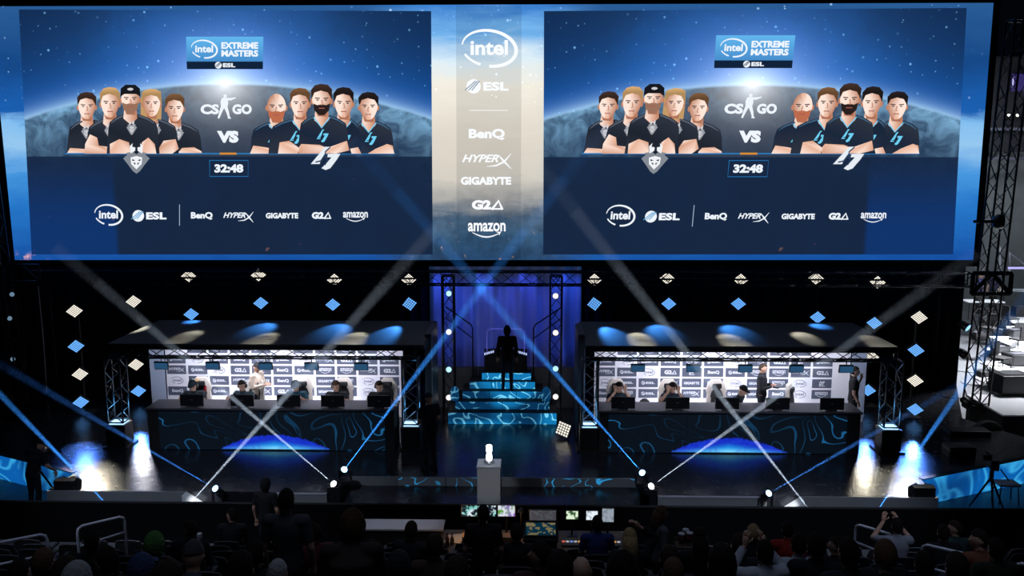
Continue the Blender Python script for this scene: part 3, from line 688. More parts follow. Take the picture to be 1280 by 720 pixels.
def booth(side, px, labels):
    """px: dict of picture columns measured at the front plane"""
    fx0, fx1 = atY(px['roof'][0], 433, BFY).x, atY(px['roof'][1], 435, BFY).x
    # roof
    t = thing('booth_canopy', labels['canopy'], 'canopy', ((fx0+fx1)/2, (BFY+BBY)/2, ROOF_Z))
    hw = (fx1-fx0)/2; hd = (BBY-BFY)/2
    MB().box((0, 0, 0.03), (2*hw, 2*hd, 0.06)).build('roof_panel', roofmat, t)
    for s in (-1, 1): MB().box((0, s*hd, 0.0), (2*hw+0.04, 0.05, 0.07)).build('edge_beam', blackmetal, t)
    for s in (-1, 1): MB().box((s*hw, 0, 0.0), (0.05, 2*hd-0.06, 0.07)).build('edge_beam', blackmetal, t)
    # front truss and towers
    tx0, tx1 = atY(px['truss'][0], 440, BFY+0.25).x, atY(px['truss'][1], 440, BFY+0.25).x
    truss('front_truss', labels['truss'], (tx0, BFY+0.12, ROOF_Z-0.17), (tx1, BFY+0.12, ROOF_Z-0.17), 0.22, 0.22, darktruss, 0.022, 0.34)
    for (a, lab, dx) in zip(px['tower'], labels['tower'], (1, -1)):
        x = atY(a, 500, BFY+0.25).x
        b = thing('tower_base', 'black case under the '+lab.replace('blue lit ', ''), 'case', (x, BFY+0.25, 0))
        MB().box((0, 0, 0.30), (0.46, 0.46, 0.50), bevel=0.02).build('case_body', plast, b)
        MB().box((0, 0, 0.022), (0.60, 0.60, 0.044)).build('base_plate', blackmetal, b)
        MB().box((0, 0, 0.565), (0.34, 0.30, 0.03)).build('uplight_lens', mat('uplight_lens', (0.1, 0.1, 0.1), 0.4, emit=(0.35, 0.65, 1.0), estr=2.2), b)
        truss('truss_tower', lab, (x, BFY+0.25, 0.60), (x, BFY+0.25, ROOF_Z-0.31), 0.36, 0.36, alu, 0.024, 0.30)
        spot('tower_uplight', (x, BFY+0.25, 0.59), (x, BFY+0.25, 2.4), CYAN, 14, 110, 0.6, 0.1)
    # sponsor backdrop
    bx0, bx1 = atY(px['back'][0], 470, BACKY).x, atY(px['back'][1], 475, BACKY).x
    t = thing('sponsor_backdrop', labels['back'], 'backdrop', ((bx0+bx1)/2, BACKY, 0.0)); bw = bx1-bx0
    MB().box((0, 0.03, 1.18), (bw, 0.05, 2.36)).build('backing_panel', backwhite, t)
    ncol = int(math.ceil(bw/PXT)); 
    for r in range(7):
        z = 1.80-r*PZT+0.02
        if r == 5: z = 1.80+PZT+0.02
        if r == 6: z = 1.80+2*PZT+0.02
        for c in range(ncol):
            x = -bw/2+0.03+TW/2+c*PXT
            if x+TW/2 > bw/2-0.01: continue
            ch = GRID[r % 5][(c+px['shift']) % 11]; dark = MARKS[ch][4]
            tl_ = obj('tile', tile_meshes[dark], t, (x, 0.0, z)); obj('logo', mark_mesh(ch), tl_)
    # side return
    sx = -bw/2 if side < 0 else bw/2
    MB().box((sx+side*0.18, -0.1, 1.18), (0.36, 0.04, 2.36), rot=Matrix.Rotation(side*R(-18), 3, 'Z')).build('side_return', mat('blue_grey_return', (0.25, 0.3, 0.4), 0.6), t)
    # desk
    dx0, dx1 = atY(px['desk'][0], 511, 19.6).x, atY(px['desk'][1], 514, 19.6).x; dw = dx1-dx0
    t = thing('player_desk', labels['desk'], 'desk', ((dx0+dx1)/2, 19.6, 0)); D = 0.78
    MB().box((0, D/2, 0.985), (dw, D, 0.05), bevel=0.008).build('desk_top', deskgrey, t)
    MB().box((0, 0.08, 0.48), (dw-0.06, 0.06, 0.955)).build('front_board', black, t)
    for s in (-1, 1): MB().box((s*(dw/2-0.06), D/2+0.05, 0.48), (0.06, D-0.12, 0.96)).build('side_board', black, t)
    lw = dw*0.905; n = 6
    dm = desk_led(px['glow'], lw); lm = emat('desk_led_%s' % ('a' if side < 0 else 'b'), dm, 1.0, 0.3)
    for i in range(n):
        MB().box((-lw/2+lw*(i+0.5)/n+px['ledshift'], 0.035, 0.47), (lw/n-0.006, 0.03, 0.91)).build('led_panel', lm, t)
    return dict(desk=(dx0, dx1), back=(bx0, bx1), roof=(fx0, fx1), truss=(tx0, tx1))

LB = booth(-1, dict(roof=(134, 529), truss=(137, 521), tower=(147, 514), back=(208, 504), desk=(181, 494), glow=0.08, ledshift=0.02, shift=0),
           dict(canopy='grey flat canopy roof over the left player booth, lit by spot pools', truss='black lattice truss along the front of the left canopy',
                tower=('blue lit truss tower at the outer end of the left booth', 'blue lit truss tower at the inner end of the left booth'),
                back='white sponsor backdrop with dark logo tiles behind the left team', desk='long player desk with dark contour-line front under the left canopy'))
RB = booth(1, dict(roof=(733, 1123), truss=(738, 1116), tower=(737, 1113), back=(743, 1062), desk=(748, 1079), glow=0.0, ledshift=-0.05, shift=0),
           dict(canopy='grey flat canopy roof over the right player booth, lit by spot pools', truss='black lattice truss along the front of the right canopy',
                tower=('blue lit truss tower at the inner end of the right booth', 'blue lit truss tower at the outer end of the right booth'),
                back='white sponsor backdrop with dark logo tiles behind the right team', desk='long player desk with dark contour-line front under the right canopy'))
# light bars that light the backdrops, hung under each roof
barlens = mat('light_bar_lens', (0.2, 0.2, 0.2), 0.4, emit=(0.85, 0.88, 1.0), estr=3.0)
for B, lab in ((LB, 'left'), (RB, 'right')):
    x0, x1 = B['back']; xm = (x0+x1)/2
    t = thing('light_bar', 'long white light bar under the %s canopy, facing the sponsor backdrop' % lab, 'light', (xm, 20.9, ROOF_Z-0.30))
    MB().box((0, 0, 0.04), (x1-x0-0.4, 0.10, 0.08)).build('bar_body', black, t); MB().box((0, 0.02, -0.01), (x1-x0-0.5, 0.06, 0.02)).build('bar_lens', barlens, t)
    for s in (-1, 1): MB().tube([(s*1.8, 0, 0.08), (s*1.8, 0, 0.28)], 0.012).build('hanger', blackmetal, t)
    area('backdrop_light', (xm, 20.95, ROOF_Z-0.33), (xm, BACKY, 0.75), (0.86, 0.87, 1.0), 105, x1-x0-1.2, 0.08)
    area('backdrop_footlight', (xm, 21.9, 0.06), (xm, BACKY, 0.9), (0.86, 0.88, 1.0), 34, (x1-x0)*0.6, 0.1)

# monitors on the desks
def make_monitor(label, group):
    t = thing('monitor', label, 'monitor', (0, 0, 0), 0, group)
    MB().box((0, 0, 0.16), (0.55, 0.035, 0.28), bevel=0.008).build('casing', plast, t)
    MB().box((0, 0.019, 0.16), (0.52, 0.004, 0.25)).build('screen', mat('player_screen', (0.02, 0.02, 0.02), 0.3, emit=(0.75, 0.8, 0.95), estr=5.0), t); MATS['player_screen'].cycles.emission_sampling = 'AUTO'
    MB().tube([(0, 0.03, 0.02), (0, 0.03, 0.16)], 0.02).build('stand', plast, t)
    MB().box((0, 0.06, 0.01), (0.24, 0.16, 0.02), bevel=0.006).build('base', plast, t)
    MB().box((0, -0.0185, 0.17), (0.05, 0.004, 0.012)).build('rear_badge', mat('badge_grey', (0.3, 0.32, 0.36), 0.4), t)
    return t
nth = ('first', 'second', 'third', 'fourth', 'fifth')
mon0 = None; PLX = []
for B, pxs, lab in ((LB, (240, 303, 361, 416, 474), 'left'), (RB, (779, 847, 909, 972, 1040), 'right')):
    for i, x in enumerate(pxs):
        l = 'black monitor seen from behind, %s from the outer left on the %s desk' % (nth[i], lab)
        if mon0 is None: o = mon0 = make_monitor(l, 'monitors on the player desks')
        else: o = copy_tree(mon0); o['label'] = l
        o.location = (atY(x, 505, 19.74).x, 19.74, 1.01); o['group'] = 'monitors on the %s desk' % lab
# monitors hung under the canopy trusses
h0 = None
for B, pxs, lab in ((LB, (203, 267, 333, 390, 452), 'left'), (RB, (797, 866, 931, 995, 1057), 'right')):
    for i, x in enumerate(pxs):
        l = 'small screen hung under the %s canopy truss, %s from the left' % (lab, nth[i])
        if h0 is None:
            o = h0 = thing('hanging_monitor', l, 'monitor')
            MB().box((0, 0, -0.10), (0.33, 0.06, 0.19), rot=Matrix.Rotation(R(12), 3, 'X'), bevel=0.008).build('casing', plast, o)
            MB().box((0, -0.034, -0.107), (0.30, 0.004, 0.15), rot=Matrix.Rotation(R(12), 3, 'X')).build('screen', mat('hung_screen', (0.02, 0.03, 0.05), 0.2, emit=(0.05, 0.2, 0.42), estr=0.35), o)  # weak blue emission stands in for light reflected in the glass
            MB().tube([(0, 0, 0.0), (0, 0, 0.12)], 0.014).build('bracket', blackmetal, o)
        else: o = copy_tree(h0); o['label'] = l
        o.location = (atY(x, 455, 19.95).x, 19.90, ROOF_Z-0.40); o['group'] = 'hanging monitors of the %s booth' % lab
# gaming chairs
chairshell = mat('cream_chair_leather', (0.62, 0.56, 0.5), 0.5); chairblack = mat('black_chair_leather', (0.02, 0.02, 0.022), 0.5)
def make_chair():
    t = thing('gaming_chair', 'x', 'chair')
    prof = [(-0.20, 0.50), (-0.24, 0.62), (-0.25, 0.80), (-0.23, 0.98), (-0.26, 1.06), (-0.20, 1.22), (-0.12, 1.32), (0.12, 1.32), (0.20, 1.22), (0.26, 1.06), (0.23, 0.98), (0.25, 0.80), (0.24, 0.62), (0.20, 0.50)]
    MB().prism(prof, 0.20, 0.28, fn=lambda q: (q.x, q.z+(q.y-0.5)*0.14, q.y)).build('backrest', chairshell, t)
    MB().prism([(x*0.62, 0.55+(z-0.5)*0.68) for x, z in prof], 0.185, 0.215, fn=lambda q: (q.x, q.z+(q.y-0.5)*0.14, q.y)).build('back_cushion', chairblack, t)
    MB().box((0, 0.255, 1.18), (0.24, 0.07, 0.13), bevel=0.03).build('head_pillow', chairblack, t)
    MB().box((0, -0.02, 0.45), (0.50, 0.50, 0.10), bevel=0.04).build('seat', chairblack, t)
    for s in (-1, 1):
        a = MB(); a.box((s*0.29, -0.02, 0.68), (0.07, 0.26, 0.035), bevel=0.01); a.build('armrest', chairblack, t)
        MB().tube([(s*0.29, 0.02, 0.43), (s*0.29, 0.02, 0.665)], 0.02).build('armrest_post', blackmetal, t)
    MB().tube([(0, 0, 0.08), (0, 0, 0.41)], 0.03).build('gas_lift', blackmetal, t)
    for k in range(5):
        a = 2*math.pi*k/5; leg = MB().tube([(0, 0, 0.10), (0.30*math.cos(a), 0.30*math.sin(a), 0.07)], [0.03, 0.02]).build('foot_arm', plast, t)
        MB().ball((0.30*math.cos(a), 0.30*math.sin(a), 0.03), 0.03, 8, 6).build('caster', rubber, leg)
    return t
ch0 = make_chair()
CHAIRS = [(246, 0, 'left', 'behind the player nearest the outer end of the left desk'), (312, -8, 'left', 'beside the standing man in the beige jacket'), (376, 6, 'left', 'with the player in the middle of the left desk'), (427, 4, 'left', 'with the fourth player of the left desk'), (481, -4, 'left', 'with the player at the inner end of the left desk'),
          (773, 3, 'right', 'with the player at the inner end of the right desk'), (838, 0, 'right', 'with the second player of the right desk'), (900, 5, 'right', 'in front of the third right player, beside a black cap'), (1004, 60, 'right', 'empty and turned sideways at the right desk')]
for i, (x, a, lab, l) in enumerate(CHAIRS):
    o = ch0 if i == 0 else copy_tree(ch0)
    o['label'] = 'cream and black gaming chair, '+l; o['group'] = 'gaming chairs at the %s desk' % lab
    yy = 20.95 if a != 60 else 20.75
    o.location = (atY(x, 490, yy).x, yy, 0); o.rotation_euler = (0, 0, R(a))

# ================================================================== diamond LED blinders
def led_face(name, col, s): return mat(name, (0.05, 0.05, 0.05), 0.4, emit=col, estr=s)
lens_w = led_face('blinder_lens_warm', (1.0, 0.93, 0.80), 1.15); lens_b = led_face('blinder_lens_blue', (0.14, 0.42, 1.0), 1.4)
_bl = {}
def make_blinder(kind, n, size):
    t = thing('diamond_blinder', 'x', 'stage light'); h = size/2
    rot = Matrix.Rotation(R(45), 3, 'Y')
    MB().box((0, 0.05, 0), (size+0.03, 0.08, size+0.03), rot=rot, bevel=0.01).build('housing', black, t)
    g = size/n; me = MB().box((0, 0, 0), (g*0.66, 0.012, g*0.66), rot=rot).mesh('led_cell', lens_w if kind == 'w' else lens_b)
    for i in range(n):
        for j in range(n): obj('led_cell', me, t, rot @ Vector((-h+g*(i+0.5), 0.004, -h+g*(j+0.5))))
    MB().box((0, 0.13, 0.06), (0.05, 0.10, 0.16)).build('yoke', blackmetal, t)
    return t
def blinder(kind, px, py, Y, label, group, n=5, size=0.29, tilt=24.0, rot=None):
    k = (kind, n, size)
    if k not in _bl: o = _bl[k] = make_blinder(kind, n, size)
    else: o = copy_tree(_bl[k])
    o.location = atY(px, py, Y); dv = CAM-o.location; ps = math.atan2(dv.x, -dv.y)
    o.rotation_euler = (rot[0], rot[1], rot[2]+ps) if rot else (R(tilt), 0, ps)
    o['label'] = label; o['group'] = group; return o
def hang(o, ztop):                               # a thin rod from the lamp straight up to its pipe
    m3 = o.rotation_euler.to_matrix().transposed()
    MB().tube([m3 @ Vector((0, .10, .05)), m3 @ Vector((0, .10, ztop-o.location.z))], .012, 6).build('hanging_rod', black, o)
order = ('top', 'second from the top', 'third from the top', 'lowest')
cname = {'w': 'white', 'b': 'blue'}
for px, kinds, g, Y in ((((93, 389), (95, 433), (100, 468), (101, 503)), 'wbwb', 'outer column left of the left booth', 22.4),
                        (((1149, 397), (1145, 438), (1144, 476), (1144, 512)), 'wbwb', 'outer column right of the right booth', 22.4)):
    for i, (p, k) in enumerate(zip(px, kinds)):
        blinder(k, *p, Y, '%s diamond blinder, %s of the %s' % (cname[k], order[i].replace(' from the top', ''), g), 'diamond blinders in the '+g, 6, 0.29)
for px, k, l in (((167, 377), 'w', 'white diamond blinder above the outer corner of the left canopy'), ((170, 456), 'w', 'white diamond blinder seen just right of the left truss tower'), ((173, 489), 'b', 'blue diamond blinder seen right of the left truss tower, low'),
                 ((1089, 446), 'w', 'white diamond blinder half hidden by the right canopy truss'), ((1085, 488), 'b', 'blue diamond blinder beside the right standing man in black')):
    blinder(k, *px, 23.4, l, 'single diamond blinders beside the booths', 6, 0.29)
HANG = []
UP = ((239, 393), (326, 379), (416, 381), (512, 380), (743, 380), (836, 380), (923, 380), (1022, 397), (1093, 404))
for i, p in enumerate(UP):
    s = 'left' if i < 4 else 'right'; k = (i if i < 4 else i-4)
    big = i in (3, 4)
    o = blinder('b', *p, 22.95, 'blue diamond blinder above the %s canopy, %s from the left' % (s, nth[k]), 'blue blinders above the %s canopy' % s, 5 if big else 6, 0.28, rot=(R(10 if big else 24), R(-8) if big else 0, 0)); HANG.append((o, SZ0-.35))
TOPR = ((236, 345), (323, 344), (418, 350), (511, 350), (743, 350), (834, 348), (926, 350), (1020, 348), (1097, 353))
for i, p in enumerate(TOPR):
    s = 'left' if i < 4 else 'right'; k = (i if i < 4 else i-4)
    o = blinder('w', *p, 24.55, 'white blinder behind the screen truss, %s from the left in the %s half' % (nth[k], s), 'white blinders in the truss under the screen', 6, 0.30); HANG.append((o, SZ0-.15))
for x, y0, l in ((97, 389, 'left'), (1146, 397, 'right')):
    q = atY(x, y0, 22.6); t = thing('lamp_pole', 'thin black pole carrying the outer column of blinders on the %s' % l, 'pole', (q.x, 22.62, 0))
    MB().tube([(0, 0, 0.02), (0, 0, q.z+0.15)], 0.03).build('pole_tube', black, t); MB().box((0, 0, 0.012), (0.5, 0.4, 0.024)).build('base_plate', black, t)
for x, y0, l in ((170, 377, 'left'), (1087, 446, 'right')):
    q = atY(x, y0, 23.6); t = thing('lamp_pole', 'thin black pole behind the outer end of the %s canopy' % l, 'pole', (q.x, 23.62, 0))
    MB().tube([(0, 0, 0.02), (0, 0, q.z+0.15)], 0.03).build('pole_tube', black, t); MB().box((0, 0, 0.012), (0.5, 0.4, 0.024)).build('base_plate', black, t)
for o, z_ in HANG: hang(o, z_)
for px0, px1, py, Y, l in ((225, 525, 375, 23.05, 'above the left canopy'), (730, 1110, 378, 23.05, 'above the right canopy'), (222, 525, 344, 24.65, 'behind the left part of the screen truss'), (730, 1110, 348, 24.65, 'behind the right part of the screen truss')):
    a, b = atY(px0, py, Y), atY(px1, py, Y); t = thing('lighting_pipe', 'thin black lighting pipe '+l, 'pipe', ((a.x+b.x)/2, Y, SZ0-(.35 if Y < 24 else .15))); L = (b.x-a.x)/2
    MB().tube([(-L, 0, 0), (L, 0, 0)], 0.025).build('pipe_tube', black, t)
    for s_ in (-0.8, 0, 0.8): MB().box((s_*L, (SY-.35-Y)/2, 0), (.04, abs(SY-.35-Y)-.34, .04)).build('clamp_arm', black, t)
# their pools of light on the canopy roofs
for px in ((172, 411), (234, 420), (328, 424), (442, 423)): 
    q = atZ(*px, ROOF_Z+0.06); spot('roof_spot_white', (q.x, 23.5, 3.75), q, WARM, 1300, 13, 0.8, 0.05)
for px in ((800, 423), (915, 425), (1006, 421), (1098, 428)):
    q = atZ(*px, ROOF_Z+0.06); spot('roof_spot_white', (q.x, 23.5, 3.75), q, WARM, 1300, 13, 0.8, 0.05)
for px in ((240, 402), (329, 408), (420, 410), (825, 411), (917, 411), (1024, 407)):
    q = atZ(*px, ROOF_Z+0.06); spot('roof_spot_blue', (q.x, 22.75, 3.05), q, BLUE, 170, 40, 0.8, 0.05)
for a, px in ((505, (485, 415)), (748, (765, 416))):
    q = atZ(*px, ROOF_Z+0.06); s_ = atY(a, 382, 22.7); spot('roof_spot_blue', s_, q, BLUE, 380, 26, 0.8, 0.05)
# floor pools under the outer blinder columns: lamps in the columns aimed steeply down at the glossy deck
POOL = [((97, 440), 'b', (99, 566)), ((100, 404), 'w', (106, 603)), ((172, 486), 'b', (172, 552)), ((171, 470), 'w', (178, 585)), ((172, 500), 'b', (180, 606)),
        ((1145, 440), 'b', (1141, 573)), ((1149, 404), 'w', (1130, 606)), ((1086, 486), 'b', (1083, 562)), ((1089, 462), 'w', (1083, 596)), ((1146, 500), 'b', (1133, 592))]
for p, k, q in POOL:
    s_ = atY(*p, 22.2); q_ = atZ(*q, 0.0); out = q[0] < 130 or q[0] > 1120; spot('floor_pool', s_, q_, WARM if k == 'w' else (0.08, 0.24, 1.0), (420 if out else 60) if k == 'w' else (380 if out else 120), 18, 0.8, 0.10)
# one blinder lying tilted on the stage floor
q = atZ(704, 549, 0.0)
o = blinder('w', 704, 545, q.y, 'tilted white grid blinder standing on the deck right of the steps', 'blinder on the deck', 5, 0.32, rot=(R(-12), R(-28), R(-10)))
o.location.z = 0.25

# ================================================================== trusses and towers around the screen
ty = SY-0.35
truss('screen_truss', 'long dark truss directly under the giant screen', (SX0+0.5, ty, SZ0-0.42), (SX1-0.2, ty, SZ0-0.42), 0.34, 0.36, darktruss, 0.022, 0.42)
x_ = atY(1222, 300, SY-0.6).x
truss('screen_tower', 'tall dark truss tower at the right end of the giant screen', (x_+0.30, SY-0.6, 0), (x_+0.62, SY-0.6, 10.2), 0.46, 0.46, darktruss, 0.028, 0.5)
x2 = atY(-2, 300, SY-0.5).x
truss('screen_tower', 'tall dark truss tower at the left end of the giant screen', (x2+0.1, SY-0.5, 0), (x2-0.35, SY-0.5, 9.5), 0.42, 0.42, alu, 0.026, 0.5)
tb = thing('truss_block', 'dark motor block bracing the right screen tower at the screen corner', 'truss', (x_+0.40, SY-0.72, SZ0-0.75))
for a, b in (((-0.5, 0), (0.5, 0)), ((-0.5, 0.55), (0.5, 0.55)), ((-0.5, 0), (-0.5, 0.55)), ((0.5, 0), (0.5, 0.55)), ((-0.5, 0), (0, 0.55)), ((0, 0.55), (0.5, 0))):
    MB().tube([(a[0], 0, a[1]), (b[0], 0, b[1])], 0.06, 8).build('brace', black, tb)
xq = atY(26, 337, SY-0.7).x
tb = thing('truss_block', 'dark truss corner block under the left corner of the giant screen', 'truss', (xq, SY-0.7, SZ0-0.5))
for a, b in (((-0.5, 0), (0.5, 0)), ((-0.5, 0.45), (0.5, 0.45)), ((-0.5, 0), (-0.5, 0.45)), ((0.5, 0), (0.5, 0.45)), ((-0.5, 0), (0, 0.45)), ((0, 0.45), (0.5, 0))):
    MB().tube([(a[0], 0, a[1]), (b[0], 0, b[1])], 0.035, 8).build('brace', alu, tb)
# centre towers carrying round lamps
glass_w = led_face('round_lens_white', (1.0, 0.86, 0.80), 1.3); glass_b = led_face('round_lens_blue', (0.28, 0.62, 1.0), 1.4); glass_c = led_face('round_lens_cool', (0.40, 0.76, 1.0), 1.3)
def round_lamp(p, dirv, lens, label, group, r=0.072):
    t = thing('moving_head_lamp', label, 'stage light', p, 0, group)
    rot = Vector(dirv).to_track_quat('Z', 'Y').to_matrix()
    MB().lathe([(0.02, -0.26), (r*0.85, -0.24), (r*1.15, -0.14), (r*1.2, -0.02), (r*1.12, 0.0)], n=20, rot=rot).build('head', plast, t, smooth=True)
    MB().lathe([(0.005, 0.028), (r*0.6, 0.022), (r, 0.004), (r, 0.0)][::-1], n=20, rot=rot).build('lens', lens, t, smooth=True)
    return t
for side, x, rows, cols in (('left', 561, (367, 415, 462, 497), 'cwcw'), ('right', 694.5, (370, 416, 461, 496), 'wwcw')):
    xt = atY(x, 430, 22.75).x; s = -1 if side == 'left' else 1
    truss('lamp_tower', 'dark truss tower %s of the stepped platform carrying four round lamps' % side, (xt, 22.75, 0), (xt, 22.75, 3.7), 0.30, 0.30, darktruss, 0.022, 0.4)
    for i, yy in enumerate(rows):
        p = atY(x, yy, 22.5)
        round_lamp(p, (CAM-p)*0.1, {'w': glass_w, 'b': glass_b, 'c': glass_c}[cols[i]], 'glowing round lamp, %s on the tower %s of the steps' % (order[i], side), 'round lamps on the %s tower' % side)
    rr = atY(x+s*-13, 430, 22.2).x
    t = thing('stair_handrail', 'dark stair handrail rising behind the %s round lamps' % side, 'handrail', (rr, 22.9, 0))
    d = -s
    MB().tube([(-d*0.45, 0.5, 2.75), (d*0.25, 0.1, 2.35), (d*0.30, 0, 2.28), (d*0.30, 0, 1.2)], 0.02).build('upper_rail', blackmetal, t); MB().tube([(-d*0.45, 0.5, 2.45), (d*0.28, 0.05, 2.0)], 0.016).build('lower_rail', blackmetal, t)
    MB().tube([(d*0.30, 0, 1.25), (d*0.30, 0, 0)], 0.02).build('post', blackmetal, t)
# plain column fins at the inner ends of the canopies
for px, l, lit in ((540, 'narrow dark column beside the inner end of the left booth', 0), (724, 'narrow dark column beside the inner end of the right booth', 1)):
    a = atY(px, 480, 21.25)
    t = thing('side_column', l, 'column', (a.x, 21.25, 0)); MB().box((0, 0, 1.3), (0.16, 1.4, 2.6), bevel=0.01).build('column_panel', mat('column_grey', (0.06, 0.06, 0.075), 0.5), t)
    MB().box((0.085*(1 if px > 600 else 1), -0.69, 1.3), (0.02, 0.03, 2.6)).build('edge_trim', mat('pale_edge', (0.4, 0.4, 0.44), 0.5), t)

# ================================================================== floor beam lamps and their beams of haze
def haze_mat(d):
    k = 'lit_haze_%03d' % int(d*1000)
    if k in MATS: return MATS[k]
    m = bpy.data.materials.new(k); m.use_nodes = True; nt = m.node_tree; nt.nodes.remove(nt.nodes['Principled BSDF']); vn = nt.nodes.new('ShaderNodeVolumeScatter')
    vn.inputs['Density'].default_value = d; nt.links.new(vn.outputs[0], nt.nodes['Material Output'].inputs['Volume']); MATS[k] = m; return m
def beam(p, q, col, watt, label, r=0.075, spread=1.1, ext=1.0):
    """haze is thickest over the deck and thins out upwards, in seven steps along the beam"""
    p, q = Vector(p), Vector(q); q = p+(q-p)*ext; d = (q-p); L = d.length; dn = d.normalized()
    t = thing('light_beam', label, 'light beam', p, 0, 'beams of light crossing the stage'); n = 7
    rad = lambda u: 0.014+L*u*math.tan(R(spread/2))*1.05
    for k in range(n):
        u0, u1 = k/n, (k+1)/n; MB().tube([d*u0+dn*0.03, d*u1+dn*0.028], [rad(u0), rad(u1)], 24).build('haze_section', haze_mat(0.10*min(1, .5+.3*k)*(1-.9*(k+.5)/n)**1.3), t)
    spot('beam_lamp', p+dn*0.025, q, col, watt*0.95e4, spread, .85, .002)
def beam_lamp(px, py, Y, to, toY, col, watt, lens, labl, labb, ext=1.0, spread=1.1, z=None):
    p = atY(px, py, Y); q = atY(*to, toY)
    if lens is not None:
        d = (q-p).normalized(); round_lamp(p-d*0.02, d*0.5+(CAM-p).normalized()*0.6, lens, labl, 'beam lamps on the stage front', 0.065)
        fz = -0.2 if 428 < px < 800 and False else 0.0
        base = bpy.data.objects[[o.name for o in bpy.data.objects if o.name.startswith('moving_head_lamp')][-1]]
    beam(p, q, col, watt, labb, ext=ext, spread=spread)
LW = led_face('beam_lens_white', (0.95, 0.97, 1.0), 6.0); LBL = led_face('beam_lens_blue', (0.35, 0.68, 1.0), 5.0)
BBL = (.04, .30, 1.0)
BEAMS = [
 (431, 586, 17.55, (640, 310), 17.2, BBL, 12, LBL, 'blue beam lamp on the stage left of the centre steps', 'blue beam rising from the left lamp towards the middle of the screen', 1.5),
 (802, 590, 17.55, (540, 290), 17.2, BBL, 12, LBL, 'blue beam lamp on the stage right of the podium', 'blue beam rising from the right lamp across to the screen middle', 1.35),
 (416, 604, 17.2, (70, 310), 16.9, COOL, 6.2, LW, 'white beam lamp in front of the left desk', 'white beam crossing the left desk and canopy up to the screen corner', 1.0),
 (815, 607, 17.2, (1180, 345), 16.9, COOL, 6.2, LW, 'white beam lamp right of the podium', 'white beam crossing the right desk towards the right tower', 1.1),
 (268, 610, 16.9, (-30, 438), 16.7, (0.05, 0.25, 0.9), 5, LBL, 'blue beam lamp at the sloped end of the left stage panel', 'dim blue beam going up to the left edge past the truss tower', 1.0),
 (962, 616, 16.9, (1215, 472), 16.7, (0.05, 0.25, 0.9), 5, LBL, 'blue beam lamp at the sloped end of the right stage panel', 'dim blue beam going up right below the outer blinders', 1.0),
 (228, 640, 16.75, (545, 285), 16.4, COOL, 7, None, '', 'long white beam rising from the left sloped panel end over the left desk', 1.15),
 (1018, 645, 16.75, (700, 240), 16.4, COOL, 7, None, '', 'long white beam rising from the right sloped panel end across the right screen half', 1.1),
 (142, 639, 16.75, (-60, 431), 16.5, BBL, 14, None, '', 'strong blue beam over the camera operator at the left edge', 1.0),
 (1090, 648, 16.75, (1260, 400), 16.5, BBL, 12, None, '', 'strong blue beam rising past the right screen tower', 1.2),
]
for b in BEAMS: beam_lamp(b[0], b[1], b[2], b[3], b[4], b[5], b[6], b[7], b[8], b[9], b[10], spread=2.7)
# the lamps stand on black base units
_n = 0
for o in [x for x in bpy.data.objects if x.name.startswith('moving_head_lamp') and x.get('group') == 'beam lamps on the stage front']:
    z = -o.location.z if o.location.y > 17.05 else AF-o.location.z
    MB().box((0, 0.06, z+0.05), (0.26, 0.26, 0.10), bevel=0.015).build('base', plast, o)
    for s in (-1, 1): MB().tube([(s*0.12, 0.06, z+0.09), (s*0.12, 0.03, -0.02)], 0.02).build('yoke_arm', plast, o)
# four more lamps low behind the wedge ends that throw the front beams
for px, py, l in ((228, 640, 'left wedge'), (1018, 645, 'right wedge'), (142, 639, 'left stage panel'), (1090, 648, 'right stage panel')):
    p = atY(px, py, 16.75); t = thing('floor_beam_lamp', 'low black beam lamp in the pit in front of the '+l, 'stage light', (p.x, 16.75, AF), 0, 'beam lamps in the pit')
    h = p.z-AF
    MB().box((0, 0, 0.06), (0.26, 0.26, 0.12), bevel=0.015).build('base', plast, t); MB().tube([(0, 0, 0.11), (0, 0, h-0.12)], 0.05).build('stem', plast, t)
    MB().lathe([(0.03, -0.22), (0.09, -0.18), (0.1, -0.03), (0.085, -0.03)], (0, 0, h), n=16).build('head', plast, t)

# ================================================================== people
import numpy as np
def V3(*a): return Vector(a)
def pose_base(kind):
    J = {}
    if kind.startswith('stand'):
        J = dict(pelvis=V3(0, 0, .95), waist=V3(0, .005, 1.10), chest=V3(0, 0, 1.29), neck=V3(0, .015, 1.47), head=V3(0, -.01, 1.625))
        for s, n in ((-1, 'R'), (1, 'L')):
            J['sh'+n] = V3(s*.185, .01, 1.415); J['el'+n] = V3(s*.245, .03, 1.13); J['wr'+n] = V3(s*.25, -.05, .89); J['fd'+n] = V3(0, -.15, -1)
            J['hip'+n] = V3(s*.09, 0, .91); J['kn'+n] = V3(s*.105, -.02, .50); J['an'+n] = V3(s*.11, .03, .09); J['to'+n] = V3(s*.12, -.13, .04)
    else:
        J = dict(pelvis=V3(0, 0, .54), waist=V3(0, 0, .70), chest=V3(0, -.01, .88), neck=V3(0, 0, 1.06), head=V3(0, -.03, 1.21))
        for s, n in ((-1, 'R'), (1, 'L')):
            J['sh'+n] = V3(s*.185, 0, 1.00); J['el'+n] = V3(s*.24, -.04, .74); J['wr'+n] = V3(s*.13, -.26, .64); J['fd'+n] = V3(-s*.4, -1, -.1)
            J['hip'+n] = V3(s*.095, -.02, .53); J['kn'+n] = V3(s*.13, -.44, .53); J['an'+n] = V3(s*.13, -.42, .09); J['to'+n] = V3(s*.14, -.58, .04)
    J['yaw'] = 0.0; J['nod'] = 0.0
    return J
